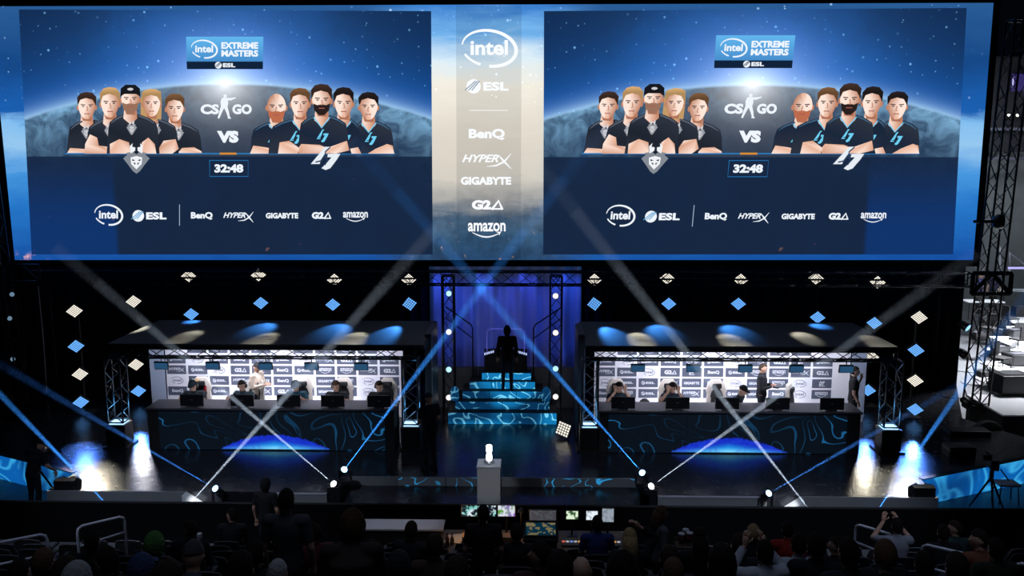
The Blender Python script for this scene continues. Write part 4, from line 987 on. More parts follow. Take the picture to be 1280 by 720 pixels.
def pose(name):
    J = pose_base('stand' if name.startswith('stand') else 'sit')
    if name == 'sit_type':
        for s, n in ((-1, 'R'), (1, 'L')): J['el'+n] = V3(s*.27, -.14, .86); J['wr'+n] = V3(s*.16, -.36, 1.03); J['fd'+n] = V3(-s*.25, -1, .0); 
        for k in ('chest', 'neck', 'head'): J[k] = J[k]+V3(0, -.04, 0)
        J['nod'] = 14
    if name == 'sit_lean':
        for k, d in (('chest', -.07), ('neck', -.14), ('head', -.20)): J[k] = J[k]+V3(0, d, -.03)
        for n in 'LR': J['sh'+n] = J['sh'+n]+V3(0, -.12, -.03)
        J['nod'] = 20
    if name == 'sit_side': J['yaw'] = 70
    if name == 'sit_phone':
        for s, n in ((-1, 'R'), (1, 'L')): J['el'+n] = V3(s*.27, -.20, .95); J['wr'+n] = V3(s*.10, -.28, 1.17); J['fd'+n] = V3(-s*.2, -.2, 1)
    if name == 'sit_arm':
        J['elR'] = V3(-.30, -.10, 1.20); J['wrR'] = V3(-.12, -.08, 1.33); J['fdR'] = V3(.6, 0, .6)
    if name == 'sit_hands':
        for s, n in ((-1, 'R'), (1, 'L')): J['el'+n] = V3(s*.27, -.12, .92); J['wr'+n] = V3(s*.12, -.16, 1.14); J['fd'+n] = V3(0, -.1, 1)
        J['nod'] = 16
    if name == 'stand_hold':
        for s, n in ((-1, 'R'), (1, 'L')): J['el'+n] = V3(s*.25, -.02, 1.14); J['wr'+n] = V3(s*.07, -.25, 1.20); J['fd'+n] = V3(-s*.3, -1, .1)
        J['nod'] = 12
    if name == 'stand_chin':
        J['elL'] = V3(.26, -.10, 1.16); J['wrL'] = V3(.10, -.18, 1.44); J['fdL'] = V3(-.2, 0.05, 1)
        J['wrR'] = V3(-.20, -.10, .90)
    if name == 'stand_bend':
        for k, d, z in (('waist', -.03, -.01), ('chest', -.10, -.04), ('neck', -.20, -.09), ('head', -.28, -.14)): J[k] = J[k]+V3(0, d, z)
        for n in 'LR': J['sh'+n] = J['sh'+n]+V3(0, -.17, -.07); J['el'+n] = J['el'+n]+V3(0, -.20, -.06); J['wr'+n] = J['wr'+n]+V3(0, -.32, .02)
        J['nod'] = 28
    return J
HEADR = (.078, .097, .118)
_BODY = {}
def body(name, voxel=.017):
    if name in _BODY: return _BODY[name]
    J = pose(name); mb = MB(); seg = []
    def limb(a, b, r0, r1, tagn, n=10):
        mb.tube([a, b], [r0, r1], n); mb.ball(a, r0, 10, 8); mb.ball(b, r1, 10, 8); seg.append((a, b, tagn))
    def ring(c, rx, ry, k=14): return [c+V3(rx*math.cos(2*math.pi*i/k), ry*math.sin(2*math.pi*i/k), 0) for i in range(k)]
    P, Wst, C, N, H = J['pelvis'], J['waist'], J['chest'], J['neck'], J['head']
    rs = [(P+V3(0, .01, -.10), .10, .08), (P+V3(0, .01, -.06), .155, .11), (P, .165, .118), (Wst, .145, .10), (C+V3(0, 0, -.06), .165, .112), (C+V3(0, 0, .04), .178, .115), (C.lerp(N, .62), .15, .092), (C.lerp(N, .88), .085, .065), (N, .055, .055)]
    vs = []; fs = []; k = 14
    for c, rx, ry in rs: vs += ring(c, rx, ry, k)
    for i in range(len(rs)-1):
        for j in range(k): fs.append((i*k+j, i*k+(j+1) % k, (i+1)*k+(j+1) % k, (i+1)*k+j))
    fs += [tuple(range(k-1, -1, -1)), tuple(range((len(rs)-1)*k, len(rs)*k))]; mb.add(vs, fs)
    seg += [(P+V3(0, 0, -.09), P, 'pelvis'), (P+V3(0, 0, .03), Wst, 'torso'), (Wst, C, 'torso'), (C, N+V3(0, 0, -.04), 'torso')]
    for n in 'LR':
        limb(J['sh'+n].lerp(C.lerp(N, .7), .4), J['sh'+n], .062, .062, 'torso'); limb(J['sh'+n], J['el'+n], .056, .042, 'uarm'); limb(J['el'+n], J['wr'+n], .042, .028, 'farm')
        limb(J['hip'+n], J['kn'+n], .085, .057, 'leg'); limb(J['kn'+n], J['an'+n], .057, .038, 'leg'); limb(J['an'+n], J['to'+n], .043, .034, 'foot'); mb.ball(J['an'+n]+V3(0, .03, -.04), (.036, .05, .04), 10, 8)
    mb.tube([N+V3(0, 0, -.03), N.lerp(H, .6)], [.056, .052], 12); seg.append((N+V3(0, 0, .0), N.lerp(H, .6), 'neck'))
    HR = Matrix.Rotation(R(J['yaw']), 3, 'Z') @ Matrix.Rotation(R(J['nod']), 3, 'X')
    hp = lambda x, y, z: H+HR @ V3(x, y, z)
    mb.ball(H, HEADR, 18, 14, rot=HR); mb.ball(hp(0, -.028, -.062), (.056, .062, .056), 12, 10, rot=HR)
    mb.tube([hp(0, -.090, .022), hp(0, -.113, -.022), hp(0, -.088, -.034)], [.010, .017, .012], 8)
    for s in (-1, 1): mb.ball(hp(s*.080, .012, -.008), (.014, .020, .032), 8, 6, rot=HR)
    mb.tube([hp(-.022, -.094, -.062), hp(.022, -.094, -.062)], .009, 6)
    seg.append((hp(0, 0, -.08), hp(0, 0, .09), 'head'))
    me = mb.mesh('raw', []); ob = bpy.data.objects.new('raw', me); COL.objects.link(ob)
    rm = ob.modifiers.new('r', 'REMESH'); rm.mode = 'VOXEL'; rm.voxel_size = voxel; sm = ob.modifiers.new('s', 'SMOOTH'); sm.iterations = 2; sm.factor = .5
    bpy.context.view_layer.update(); out = bpy.data.meshes.new_from_object(ob.evaluated_get(bpy.context.evaluated_depsgraph_get()))
    bpy.data.objects.remove(ob)
    vs = np.empty(len(out.vertices)*3); out.vertices.foreach_get('co', vs); vs = vs.reshape(-1, 3)
    ns = np.empty(len(out.vertices)*3); out.vertices.foreach_get('normal', ns); ns = ns.reshape(-1, 3)
    fs = [tuple(p.vertices) for p in out.polygons]; bpy.data.meshes.remove(out)
    best = np.full(len(vs), 9.0); lab = np.zeros(len(vs), int); names = []; tpar = np.zeros(len(vs))
    rad = dict(torso=.13, pelvis=.13, uarm=.05, farm=.036, leg=.06, foot=.04, neck=.05, head=.09)
    for (a, b, tn) in seg:
        if tn not in names: names.append(tn)
        a_ = np.array(a); b_ = np.array(b); ab = b_-a_; t = np.clip(((vs-a_) @ ab)/max(1e-9, ab @ ab), 0, 1); d = np.linalg.norm(vs-(a_+t[:, None]*ab), axis=1)-rad[tn]
        m_ = d < best; best[m_] = d[m_]; lab[m_] = names.index(tn); tpar[m_] = t[m_]
    hands = MB()
    for s, n in ((-1, 'R'), (1, 'L')):
        w_ = J['wr'+n]; f = J['fd'+n].normalized(); sd = f.cross(V3(0, 0, 1)); sd = sd.normalized() if sd.length > .1 else V3(1, 0, 0); up = sd.cross(f)
        M = Matrix((sd, f, up)).transposed(); inner = -1 if (sd*-s).x < 0 else 1
        hands.tube([w_-f*.03, w_+f*.01, w_+f*.05, w_+f*.09], [.024, .026, .034, .030], 10)
        for i, (o, l) in enumerate(((-.030, .062), (-.010, .074), (.010, .070), (.028, .056))):
            b = w_+f*.085+sd*o; hands.tube([b, b+f*l*.5-up*.006, b+f*l*.8-up*.026, b+f*l*.85-up*.045], [.009, .009, .008, .006], 6)
        b = w_+f*.03+sd*(.030*inner); hands.tube([b, b+f*.035+sd*.028*inner-up*.008, b+f*.06+sd*.034*inner-up*.018], [.011, .010, .008], 6)
    labs = [names[i] for i in lab]
    def region(sel, off):
        keep = [f for f in fs if all(sel(labs[i], tpar[i]) for i in f)]; ids = sorted({i for f in keep for i in f}); mp = {i: k for k, i in enumerate(ids)}
        mm = MB(); mm.v = [tuple(vs[i]+ns[i]*off) for i in ids]; mm.c = [(1, 1, 1)]*len(ids); mm.f = [tuple(mp[i] for i in f) for f in keep]; mm.m = [0]*len(mm.f); return mm
    B = MB(); B.v = [tuple(q) for q in vs]; B.c = [(1, 1, 1)]*len(vs); B.f = list(fs); B.m = [0]*len(fs); B.add(hands.v, hands.f)
    dummy = mat('cloth_dummy', (.1, .1, .1))
    r = dict(J=J, HR=HR, H=H, body=B.mesh('body', dummy, True),
             tee=region(lambda l, t: l in ('torso', 'pelvis') or (l == 'uarm' and t < .75), .010).mesh('shirt', dummy, True),
             long=region(lambda l, t: l in ('torso', 'pelvis', 'uarm') or (l == 'farm' and t < .92), .014).mesh('jacket', dummy, True),
             trousers=region(lambda l, t: (l == 'leg') or l == 'pelvis', .006).mesh('trousers', dummy, True), shoes=region(lambda l, t: l == 'foot', .007).mesh('shoes', dummy, True),
             top=max(q[2] for q in vs))
    _BODY[name] = r; return r
_HAIR = {}
def hair_mesh(style):
    if style in _HAIR: return _HAIR[style]
    mb = MB(); rnd = random.Random(hash(style) % 97 if False else len(style)*13); S_, Rg = 26, 18
    k = {'short': 1.10, 'long': 1.14, 'curly': 1.35, 'cap': 1.12, 'hood': 1.28, 'bun': 1.12, 'buzz': 1.05}[style]
    vs = []; ok = []
    for i in range(Rg+1):
        th = math.pi*i/Rg
        for j in range(S_):
            a = 2*math.pi*j/S_; x, y, z = math.sin(th)*math.cos(a), math.sin(th)*math.sin(a), math.cos(th)
            kk = k+(rnd.random()-.5)*(.03 if style in ('short', 'long') else .16 if style == 'curly' else 0.0)
            q = V3(x*HEADR[0]*kk, y*HEADR[1]*kk, z*HEADR[2]*kk); vs.append(q)
            low = {'short': -.55, 'buzz': -.5, 'long': -1.1, 'curly': -.75, 'cap': .12, 'hood': -1.1, 'bun': -.5}[style]
            hl = .42 if style not in ('hood', 'cap') else .12
            ok.append(z > (hl if y < -.35 else (hl+(low-hl)*min(1, (y+.35)/.55))) if style != 'cap' else z > .05)
    fs = []
    for i in range(Rg):
        for j in range(S_):
            f = (i*S_+j, (i+1)*S_+j, (i+1)*S_+(j+1) % S_, i*S_+(j+1) % S_)
            if all(ok[q] for q in f): fs.append(f)
    ids = sorted({i for f in fs for i in f}); mp = {i: n for n, i in enumerate(ids)}
    mb.add([vs[i] for i in ids], [tuple(mp[i] for i in f) for f in fs])
    if style == 'cap': mb.add([V3(math.cos(R(a))*.078, -.085-.085*math.sin(R(a)), .030-.012*math.sin(R(a))) for a in range(0, 181, 15)]+[V3(math.cos(R(a))*.078, -.085-.085*math.sin(R(a)), .038-.012*math.sin(R(a))) for a in range(0, 181, 15)],
                              [tuple(range(12, -1, -1)), tuple(range(13, 26))]+[(i, i+1, 14+i, 13+i) for i in range(12)])
    if style == 'long':
        mb.tube([V3(0, .045, .05), V3(0, .062, -.05), V3(0, .07, -.16), V3(0, .07, -.27), V3(0, .065, -.33)], [.075, .095, .10, .085, .04], 14)
    if style == 'bun': mb.ball((0, .07, .09), .045, 12, 8)
    me = mb.mesh('hair', mat('cloth_dummy', (.1, .1, .1)), True); _HAIR[style] = me; return me
def setmat(o, m):
    o.material_slots[0].link = 'OBJECT'; o.material_slots[0].material = m
def cloth(c, r=.85): return mat('cloth_%d_%d_%d' % tuple(int(x*999) for x in c), c, r, spec=.2)
def skinm(c=(.52, .30, .21)): return mat('skin_%d' % int(c[0]*999), c, .55)
def hairm(c): return mat('hair_%d_%d' % (int(c[0]*999), int(c[2]*999)), c, .85, spec=.15, noise=.35, nscale=40, bump=.6)
HB, HD, HBR, HBL, HG = (.012, .010, .009), (.03, .02, .014), (.09, .05, .03), (.35, .24, .12), (.3, .3, .3)
eyew = mat('eye_dark', (.02, .015, .012), .3)
def person(label, pos, loc, rz=0, s=1.0, top='tee', shirt=(.02, .02, .025), legs=(.02, .022, .03), shoes=(.02, .02, .02), hair='short', hc=HD, skin=(.52, .30, .21), face=False, headset=False, group=None):
    b = body(pos); o = obj('person', b['body'], None, loc, (0, 0, R(rz))); o.scale = (s, s, s); setmat(o, skinm(skin)); tag(o, label, 'person', group)
    c = obj('jacket' if top == 'long' else 'shirt', b[top], o); setmat(c, cloth(shirt))
    c = obj('trousers', b['trousers'], o); setmat(c, cloth(legs)); c = obj('shoes', b['shoes'], o); setmat(c, cloth(shoes))
    if hair:
        c = obj({'cap': 'cap', 'hood': 'hood'}.get(hair, 'hair'), hair_mesh(hair), o, b['H'], b['HR'].to_euler()); setmat(c, hairm(hc))
    if face:
        for s_ in (-1, 1): MB().ball(b['H']+b['HR'] @ V3(s_*.030, -.086, .006), (.013, .008, .008), 8, 6).build('eye', eyew, o)
        for s_ in (-1, 1): MB().box(b['H']+b['HR'] @ V3(s_*.030, -.092, .028), (.034, .010, .008)).build('eyebrow', hairm(hc), o)
        MB().box(b['H']+b['HR'] @ V3(0, -.100, -.062), (.042, .010, .008)).build('mouth', mat('lips', (.35, .12, .10), .5), o)
    if headset:
        HRm = b['HR']; pts = [b['H']+HRm @ V3(.098*math.cos(R(a)), .012, .135*math.sin(R(a))) for a in range(0, 181, 15)]
        hs = MB().tube(pts, .012, 6).build('headset', plast, o)
        for s_ in (-1, 1): MB().ball(b['H']+HRm @ V3(s_*.095, .012, -.01), (.022, .042, .048), 10, 8).build('ear_cup', plast, hs)
    return o
def at_desk(px, Y): return (atY(px, 490, Y).x, Y, 0)
PL = dict(pos='sit_type', face=True, s=1.08)
person('seated player in dark jersey at the outer end of the left desk', loc=at_desk(243, 20.62), shirt=(.02, .03, .035), hair='cap', hc=(.03, .05, .07), headset=True, **PL)
person('blonde person in a red top standing behind the outermost left player', 'stand_bend', at_desk(258, 21.45), rz=-35, s=.80, shirt=(.42, .02, .03), hair='long', hc=HBL, face=True)
person('seated player with dark hair and headset beside the standing man in beige', loc=at_desk(305, 20.62), rz=-12, shirt=(.03, .05, .06), hc=HD, headset=True, **PL)
person('standing man in beige jacket and black cap behind the left team', 'stand_hold', at_desk(322, 21.3), rz=72, s=.97, top='long', shirt=(.55, .45, .36), hair='cap', hc=(.015, .015, .018), face=True)
person('seated player in grey cap in the middle of the left desk', loc=at_desk(371, 20.62), shirt=(.02, .06, .09), hair='cap', hc=(.10, .13, .17), headset=True, **PL)
person('seated player with light brown hair, fourth at the left desk', loc=at_desk(421, 20.62), shirt=(.02, .02, .025), hc=HBR, headset=True, **PL)
person('seated player with black headset at the inner end of the left desk', loc=at_desk(475, 20.62), shirt=(.02, .02, .022), hc=HD, headset=True, **PL)
person('seated player hiding his face behind his hands at the inner end of the right desk', 'sit_hands', at_desk(773, 20.62), rz=8, s=1.08, shirt=(.02, .03, .045), hair='short', hc=HB, face=True, headset=True)
person('seated player with hands at his brow, second at the right desk', 'sit_hands', at_desk(840, 20.62), s=1.08, shirt=(.02, .03, .045), hair='short', hc=HB, face=True, headset=True)
person('player in a black cap leaning sideways, third at the right desk', 'sit_lean', at_desk(917, 20.75), rz=50, s=1.06, shirt=(.02, .025, .03), hair='cap', hc=(.012, .012, .014), face=True)
person('standing man in dark hoodie holding a bundle behind the right desk', 'stand_hold', at_desk(952, 21.3), rz=68, top='long', shirt=(.014, .015, .019), hair='short', hc=HD, face=True)
person('standing man in black T-shirt with a hand at his mouth, right end of booth', 'stand_chin', at_desk(1067, 21.0), rz=78, shirt=(.012, .012, .015), hair='short', hc=HB, face=True)
t = thing('keyboard', 'dark bundle of keyboard and cable in the hands of the standing hooded man', 'keyboard', Vector(at_desk(952, 21.3))+Vector((.33, -.12, 1.20)), R(68))
MB().box((0, 0, 0.0), (.40, .14, .03), bevel=.008).build('key_body', plast, t); MB().box((0, 0, 0.02), (.37, .11, .012)).build('key_bed', mat('key_grey', (.08, .08, .09), .6), t)
t = thing('backpack', 'dark backpack on the booth floor between two right players', 'bag', at_desk(806, 21.9))
MB().ball((0, 0, .33), (.2, .15, .33), 14, 10).build('bag_body', cloth((.03, .03, .035)), t); MB().box((0, -.14, .24), (.24, .08, .2), bevel=.03).build('front_pocket', cloth((.05, .06, .06)), t)
# crew member beside the inner left booth
p_ = atZ(537, 590, 0.0)
person('stage crew member in black standing between the left booth and the steps', 'stand_hold', (p_.x, p_.y+0.1, 0), rz=-140, s=1.0, shirt=(.012, .013, .016), hair='cap', hc=(.02, .03, .04), face=True)
cmr = thing('camera', 'dark handheld camera held by the crew member beside the left booth', 'camera', (p_.x-0.16, p_.y+0.34, 1.22), R(40))
MB().box((0, 0, 0.02), (.13, .22, .13), bevel=.02).build('camera_body', plast, cmr); MB().lathe([(.04, 0), (.045, .02), (.045, .12), (.05, .14)], (0, .10, .02), 16, rot=Matrix.Rotation(R(-90), 3, 'X')).build('lens', blackmetal, cmr)

# ================================================================== stepped LED platform in the middle
gry = mat('grey_low_wall', (.11, .115, .125), .6)
SX = atY(628, 500, 21.9).x
t = thing('low_wall', 'plain grey low wall behind the stepped LED platform', 'wall', (atY(628, 480, 23.3).x, 23.3, 0)); ww = atY(718, 480, 23.3).x-atY(539, 480, 23.3).x
for k in range(3): MB().box((-ww/2+ww*(k+.5)/3, 0, .56), (ww/3-.02, .12, 1.12)).build('wall_panel', gry, t)
st = thing('stepped_platform', 'stepped platform of glowing blue LED blocks under the dark drape', 'platform', (SX, 21.75, 0))
TIERS = [(560, 696, 516, 528, 21.75), (569, 687, 502, 515, 22.05), (578, 679, 489, 502, 22.35), (587, 669, 477, 488, 22.6), (602, 664, 466, 476, 22.8)]
zz = 0.0; tops = []
for i, (a, b, y0, y1, Y) in enumerate(TIERS):
    xa_, xb_ = atY(a, y0, Y).x-SX, atY(b, y0, Y).x-SX; z1 = atY(628, y0, Y).z
    z1 = max(z1, zz+.14); yb = 23.15
    MB().box(((xa_+xb_)/2, (Y+yb)/2-21.75, (zz+z1)/2+.004), (xb_-xa_, yb-Y, z1-zz-.008)).build('block_body', black, st)
    n = max(2, round((xb_-xa_)/.62)); gap = (xb_-xa_)/n
    for k in range(n):
        xc = xa_+gap*(k+.5)
        if i >= 3 and abs(xc+SX-atY(636, 470, Y).x) < .16: continue
        MB().box((xc, Y-21.75-.012, (zz+z1)/2), (gap-.012, .02, z1-zz-.015)).build('led_block', led_step, st)
    tops.append((Y, z1)); zz = z1
# curved end pieces on the second tier
for s, px in ((-1, 568), (1, 683)):
    x = atY(px, 495, 22.1).x-SX
    MB().lathe([(.10, 0), (.12, .1), (.10, .30), (.04, .36)], (x, .42, tops[1][1]), 14).build('end_bollard', led_step, st)
# presenter's console with a lit rim, and the dark figure in front of it
cx_ = atY(632, 430, 22.95).x; z5 = tops[-1][1]
con = thing('console_frame', 'dark console with a thin violet lit frame and two light bars above the steps', 'console', (cx_, 23.0, z5))
fz0, fz1 = atY(632, 437, 23.0).z-z5, atY(632, 411, 23.0).z-z5; hw = .5
rim = mat('violet_rim', (.05, .05, .06), .4, emit=(.16, .16, .8), estr=.45)
MB().tube([(-hw, 0, fz0-.1), (-hw, 0, fz1-.08), (-hw+.08, 0, fz1), (hw-.08, 0, fz1), (hw, 0, fz1-.08), (hw, 0, fz0-.1)], .012, 6).build('lit_frame', rim, con)
MB().box((0, .10, fz0/2-.05), (1.15, .12, fz0+.1-.02)).build('console_body', black, con)
for s in (-1, 1):
    bar = MB().box((s*.44, -.10, fz0-.06), (.30, .05, .05), rot=Matrix.Rotation(R(s*16), 3, 'Y')).build('light_bar', black, con)
    for k in range(5):
        MB().box((s*.44+(k-2)*.055, -.128, fz0-.06-s*(k-2)*.016), (.036, .01, .06)).build('light_cell', mat('bar_cell', (.1, .1, .1), .4, emit=(.5, .6, 1.0), estr=1.0), bar)
zf = tops[2][1]
person('dark clothed person standing on the LED steps in front of the console', 'stand', (atY(634, 480, 22.45).x, 22.47, zf), rz=180, s=.98, top='long', shirt=(.01, .01, .013), legs=(.02, .035, .07), hair='hood', hc=(.01, .01, .012))

# ================================================================== podium and trophy
pq = atZ(611, 637, -0.2); PW_ = atY(626, 600, pq.y).x-atY(597, 600, pq.y).x; ph = atY(611, 584, pq.y).z+.2
t = thing('podium', 'plain white podium column standing in front of the centre step', 'podium', (pq.x, pq.y+PW_/2, -.2))
wpod = mat('white_podium_laminate', (.55, .57, .62), .5)
MB().box((0, 0, ph/2), (PW_, PW_, ph-.03), bevel=.006).build('column', wpod, t); MB().box((0, 0, ph-.01), (PW_+.02, PW_+.02, .03), bevel=.005).build('top_plate', wpod, t)
MB().box((0, 0, .008), (PW_-.04, PW_-.04, .016)).build('plinth', black, t)
silver = mat('polished_silver', (.9, .9, .92), .3, .85); bright = mat('frosted_crystal_glow', (.9, .92, .95), .35, emit=(.9, .95, 1.0), estr=2.6)  # crystal emission stands in for its overexposed shine under the spot
tz = ph-.2+.006
t = thing('trophy', 'gleaming white lit trophy on top of the podium', 'trophy', (pq.x, pq.y+PW_/2, tz))
MB().lathe([(.10, 0), (.105, .02), (.10, .05), (.06, .065)], n=24).build('base', silver, t, smooth=True)
MB().lathe([(.055, .06), (.065, .10), (.06, .16), (.045, .22)], n=8).build('crystal_stem', bright, t)
MB().lathe([(.045, .22), (.062, .24), (.062, .36), (.05, .375)], n=6).build('crystal_block', bright, t)
spot('trophy_light', (pq.x+.5, pq.y-11.0, 11.0), (pq.x, pq.y+PW_/2, tz-.25), (.85, .92, 1.0), 1500, 4.6, .3, .1)  # unseen spot added to brighten the trophy and podium front

# ================================================================== production desk in the pit
WOOD = mat('warm_wood_desk', (.30, .16, .07), .5, noise=.25, nscale=7)
def flat_screen(name, label, px0, py0, px1, py1, Y, fn, base_z, strength=1.0, tilt=0):
    a, b = atY(px0, py0, Y), atY(px1, py1, Y); w_ = b.x-a.x; h_ = a.z-b.z; cx0 = (a.x+b.x)/2
    t = thing(name, label, 'screen', (cx0, Y, base_z)); zb = b.z-base_z
    MB().box((0, .02, zb+h_/2), (w_+.03, .03, h_+.03), bevel=.005).build('casing', plast, t)
    MB().box((0, .002, zb+h_/2), (w_, .006, h_)).build('display', emat(name+'_%d' % px0, fn, strength), t)
    MB().tube([(0, .04, .012), (0, .04, zb+.05)], .018).build('stand', plast, t); MB().box((0, .04, .008), (.18, .16, .016)).build('base', plast, t)
    return t
DYK = 14.75; dz = .12
dq0, dq1 = atY(548, 655, DYK).x, atY(795, 655, DYK).x
t = thing('production_desk', 'long dark production desk in the pit below the podium', 'desk', ((dq0+dq1)/2, DYK-.1, AF)); dw = dq1-dq0
MB().box((0, 0, dz-AF-.02), (dw, .9, .04), bevel=.006).build('desk_top', mat('desk_brown', (.10, .06, .035), .5, noise=.2), t)
for s in (-1, 1):
    for k in (-1, 1): MB().box((s*(dw/2-.05), k*.38, (dz-AF-.04)/2), (.05, .05, dz-AF-.04)).build('leg', blackmetal, t)
MB().box((0, -.40, (dz-AF)*.55), (dw-.2, .02, .36)).build('modesty_panel', black, t)
def multiview(x, y, z, v):
    n = nnoise(v, 9.0, 3, .6); return nmix(sstep(.48, .56, n), S(20, 30, 40), nmix(sstep(.4, .6, nnoise(v, 5.0, 2)), S(120, 200, 190), S(215, 225, 235)))
def colourful(x, y, z, v): return nmix(sstep(.45, .55, nnoise(v, 12.0, 3)), nmix(sstep(.4, .6, nnoise(v, 6.0)), S(90, 150, 60), S(150, 110, 200)), S(210, 215, 225))
def page(c): return lambda x, y, z, v: nmix(sstep(.52, .56, nnoise(v, 16.0, 2))*.6, c, S(110, 120, 130))
flat_screen('preview_monitor', 'wide monitor with a bright multi-picture view left of the seated head', 577, 632, 620, 645.5, DYK+.1, multiview, dz)
flat_screen('preview_monitor', 'monitor with a green and violet picture beside the lamp', 622.5, 632, 643.5, 645.5, DYK+.1, colourful, dz)
flat_screen('laptop_screen', 'grey wide screen with a dark gadget in front', 662, 638, 695, 651.5, DYK+.15, page(S(90, 88, 96)), dz, .5)
flat_screen('laptop_screen', 'small screen with a pale green map', 708, 639, 722.5, 649, DYK+.1, lambda x, y, z, v: nmix(sstep(.5, .55, nnoise(v, 8.0)), S(215, 235, 205), S(60, 90, 60)), dz)
flat_screen('laptop_screen', 'small white document screen left of the blue shirt', 733, 639, 747, 650, DYK+.1, page(S(225, 235, 245)), dz)
flat_screen('laptop_screen', 'tall grey document screen right of the blue shirt', 753, 636, 767, 652.5, DYK+.1, page(S(160, 172, 185)), dz, .8)
t = thing('desk_lamp', 'small warm desk lamp glowing over the production desk', 'lamp', (atY(651, 650, DYK+.05).x, DYK+.05, dz))
lz = atY(651, 636, DYK+.05).z-dz
MB().lathe([(.05, 0), (.05, .015), (.02, .02)], n=14).build('base', plast, t); MB().tube([(0, 0, .015), (0, .03, lz-.02), (0, -.01, lz)], .008).build('neck', plast, t)
MB().lathe([(.055, -.05), (.04, 0), (.02, .02)], (0, -.02, lz), 14).build('shade', plast, t); MB().ball((0, -.02, lz-.045), .022, 10, 8).build('bulb', mat('warm_bulb', (.5, .3, .1), .5, emit=(1.0, .55, .18), estr=6), t)
l = bpy.data.lights.new('desk_lamp_light', 'POINT'); l.energy = 1.6; l.color = (1.0, .55, .2); l.shadow_soft_size = .03
o = bpy.data.objects.new('desk_lamp_light', l); COL.objects.link(o); o.location = (atY(651, 650, DYK+.05).x, DYK-.05, dz+lz-.1)
l2 = l.copy(); o2 = bpy.data.objects.new('desk_lamp_light', l2); COL.objects.link(o2); l2.energy = 1.2; o2.location = (atY(577, 650, DYK).x, DYK-.2, dz+.35)  # second warm point near the papers, no lamp stands there
t = thing('wooden_drawer_box', 'lit wooden box front below the bright monitors', 'box', (atY(612, 655, DYK-.2).x, DYK-.25, dz))
bw_ = .95; MB().box((0, 0, .09), (bw_, .2, .17), bevel=.006).build('box_body', WOOD, t)
for k in range(3): MB().box((-bw_/2+bw_*(k+.5)/3, -.105, .09), (bw_/3-.03, .012, .14)).build('drawer_front', WOOD, t)
t = thing('paper_stack', 'white sheets of paper lying on the left end of the desk', 'paper', (atY(569, 655, DYK-.1).x, DYK-.1, dz))
for k in range(3): MB().box((k*.03-.03, k*.05, .006+k*.008), (.30, .22, .006), rot=Matrix.Rotation(R(12*k-10), 3, 'Z')).build('sheet', mat('paper_white', (.75, .68, .6), .7), t)
for px, c, l in ((559, (.35, .12, .05), 'reddish bottle beside the papers'), (565, (.3, .2, .1), 'small amber bottle beside the papers')):
    t = thing('bottle', l+' on the production desk', 'bottle', (atY(px, 658, DYK-.3).x, DYK-.3, dz))
    MB().lathe([(.035, 0), (.036, .12), (.015, .17), (.015, .2)], n=14).build('bottle_body', mat('bottle_%d' % px, c, .2), t, smooth=True); MB().lathe([(.017, .2), (.017, .222)], n=12).build('bottle_cap', black, t)
t = thing('mixing_console', 'mixing console with a lit teal display left of the blue shirt', 'console', (atY(676, 668, DYK-.75).x, DYK-.62, AF))
zt = atY(676, 668, DYK-.75).z-AF
MB().box((0, 0, zt/2), (.55, .3, zt-.04)).build('console_stand', black, t); MB().box((0, 0, zt), (.6, .42, .04), rot=Matrix.Rotation(R(28), 3, 'X')).build('console_bed', plast, t)
MB().box((0, -.012, zt+.026), (.5, .3, .006), rot=Matrix.Rotation(R(28), 3, 'X')).build('display', emat('console_display', lambda x, y, z, v: nmix(sstep(.5, .55, nnoise(v, 12.0, 2)), S(10, 60, 84), S(150, 140, 100)), .5), t)
for i, (px, w_) in enumerate(((717, .42), (760, .45))):
    t = thing('control_surface', 'grey button panel with %s keys in front of the %s document screen' % (('red and blue', 'white') if i == 0 else ('red and orange', 'grey')), 'controller', (atY(px, 658, DYK-.2).x, DYK-.22, dz))
    MB().box((0, 0, .035), (w_, .2, .05), rot=Matrix.Rotation(R(18), 3, 'X')).build('panel_body', mat('panel_grey', (.12, .12, .14), .5), t)
    for k in range(6): MB().box((-w_/2+w_*(k+.5)/6, -.02, .066-.003), (w_/6-.02, .03, .012), rot=Matrix.Rotation(R(18), 3, 'X')).build('button', mat('key_%s' % 'rwbwow'[k], (.1, .1, .1), .5, emit=[(.8, .15, .1), (.5, .5, .55), (.2, .3, .8), (.5, .5, .5), (.9, .4, .1), (.4, .4, .45)][k], estr=.7), t)
# pale table in the pit, left of the desk
a = atZ(441, 661, .23); b = atZ(554, 661, .23)
t = thing('pit_table', 'pale grey topped table in the pit left of the production desk', 'table', ((a.x+b.x)/2, a.y+.22, AF))
MB().box((0, 0, .83-.02), (b.x-a.x, .44, .04), bevel=.008).build('table_top', mat('pale_cover', (.6, .6, .64), .6), t); MB().box((0, -.19, .42), (b.x-a.x-.1, .03, .70)).build('modesty_panel', black, t)
for sx_ in (-1, 1):
    for sy_ in (-1, 1): MB().tube([(sx_*((b.x-a.x)/2-.06), sy_*.15, .80), (sx_*((b.x-a.x)/2-.06), sy_*.15, 0)], .02).build('leg', blackmetal, t)
spot('pit_table_fill', (a.x+.6, 13.6, 6.5), ((a.x+b.x)/2, a.y+.22, .23), (.85, .85, 1.0), 170, 15, .6, .15)  # overhead spot without fixture, added to brighten the pale table top

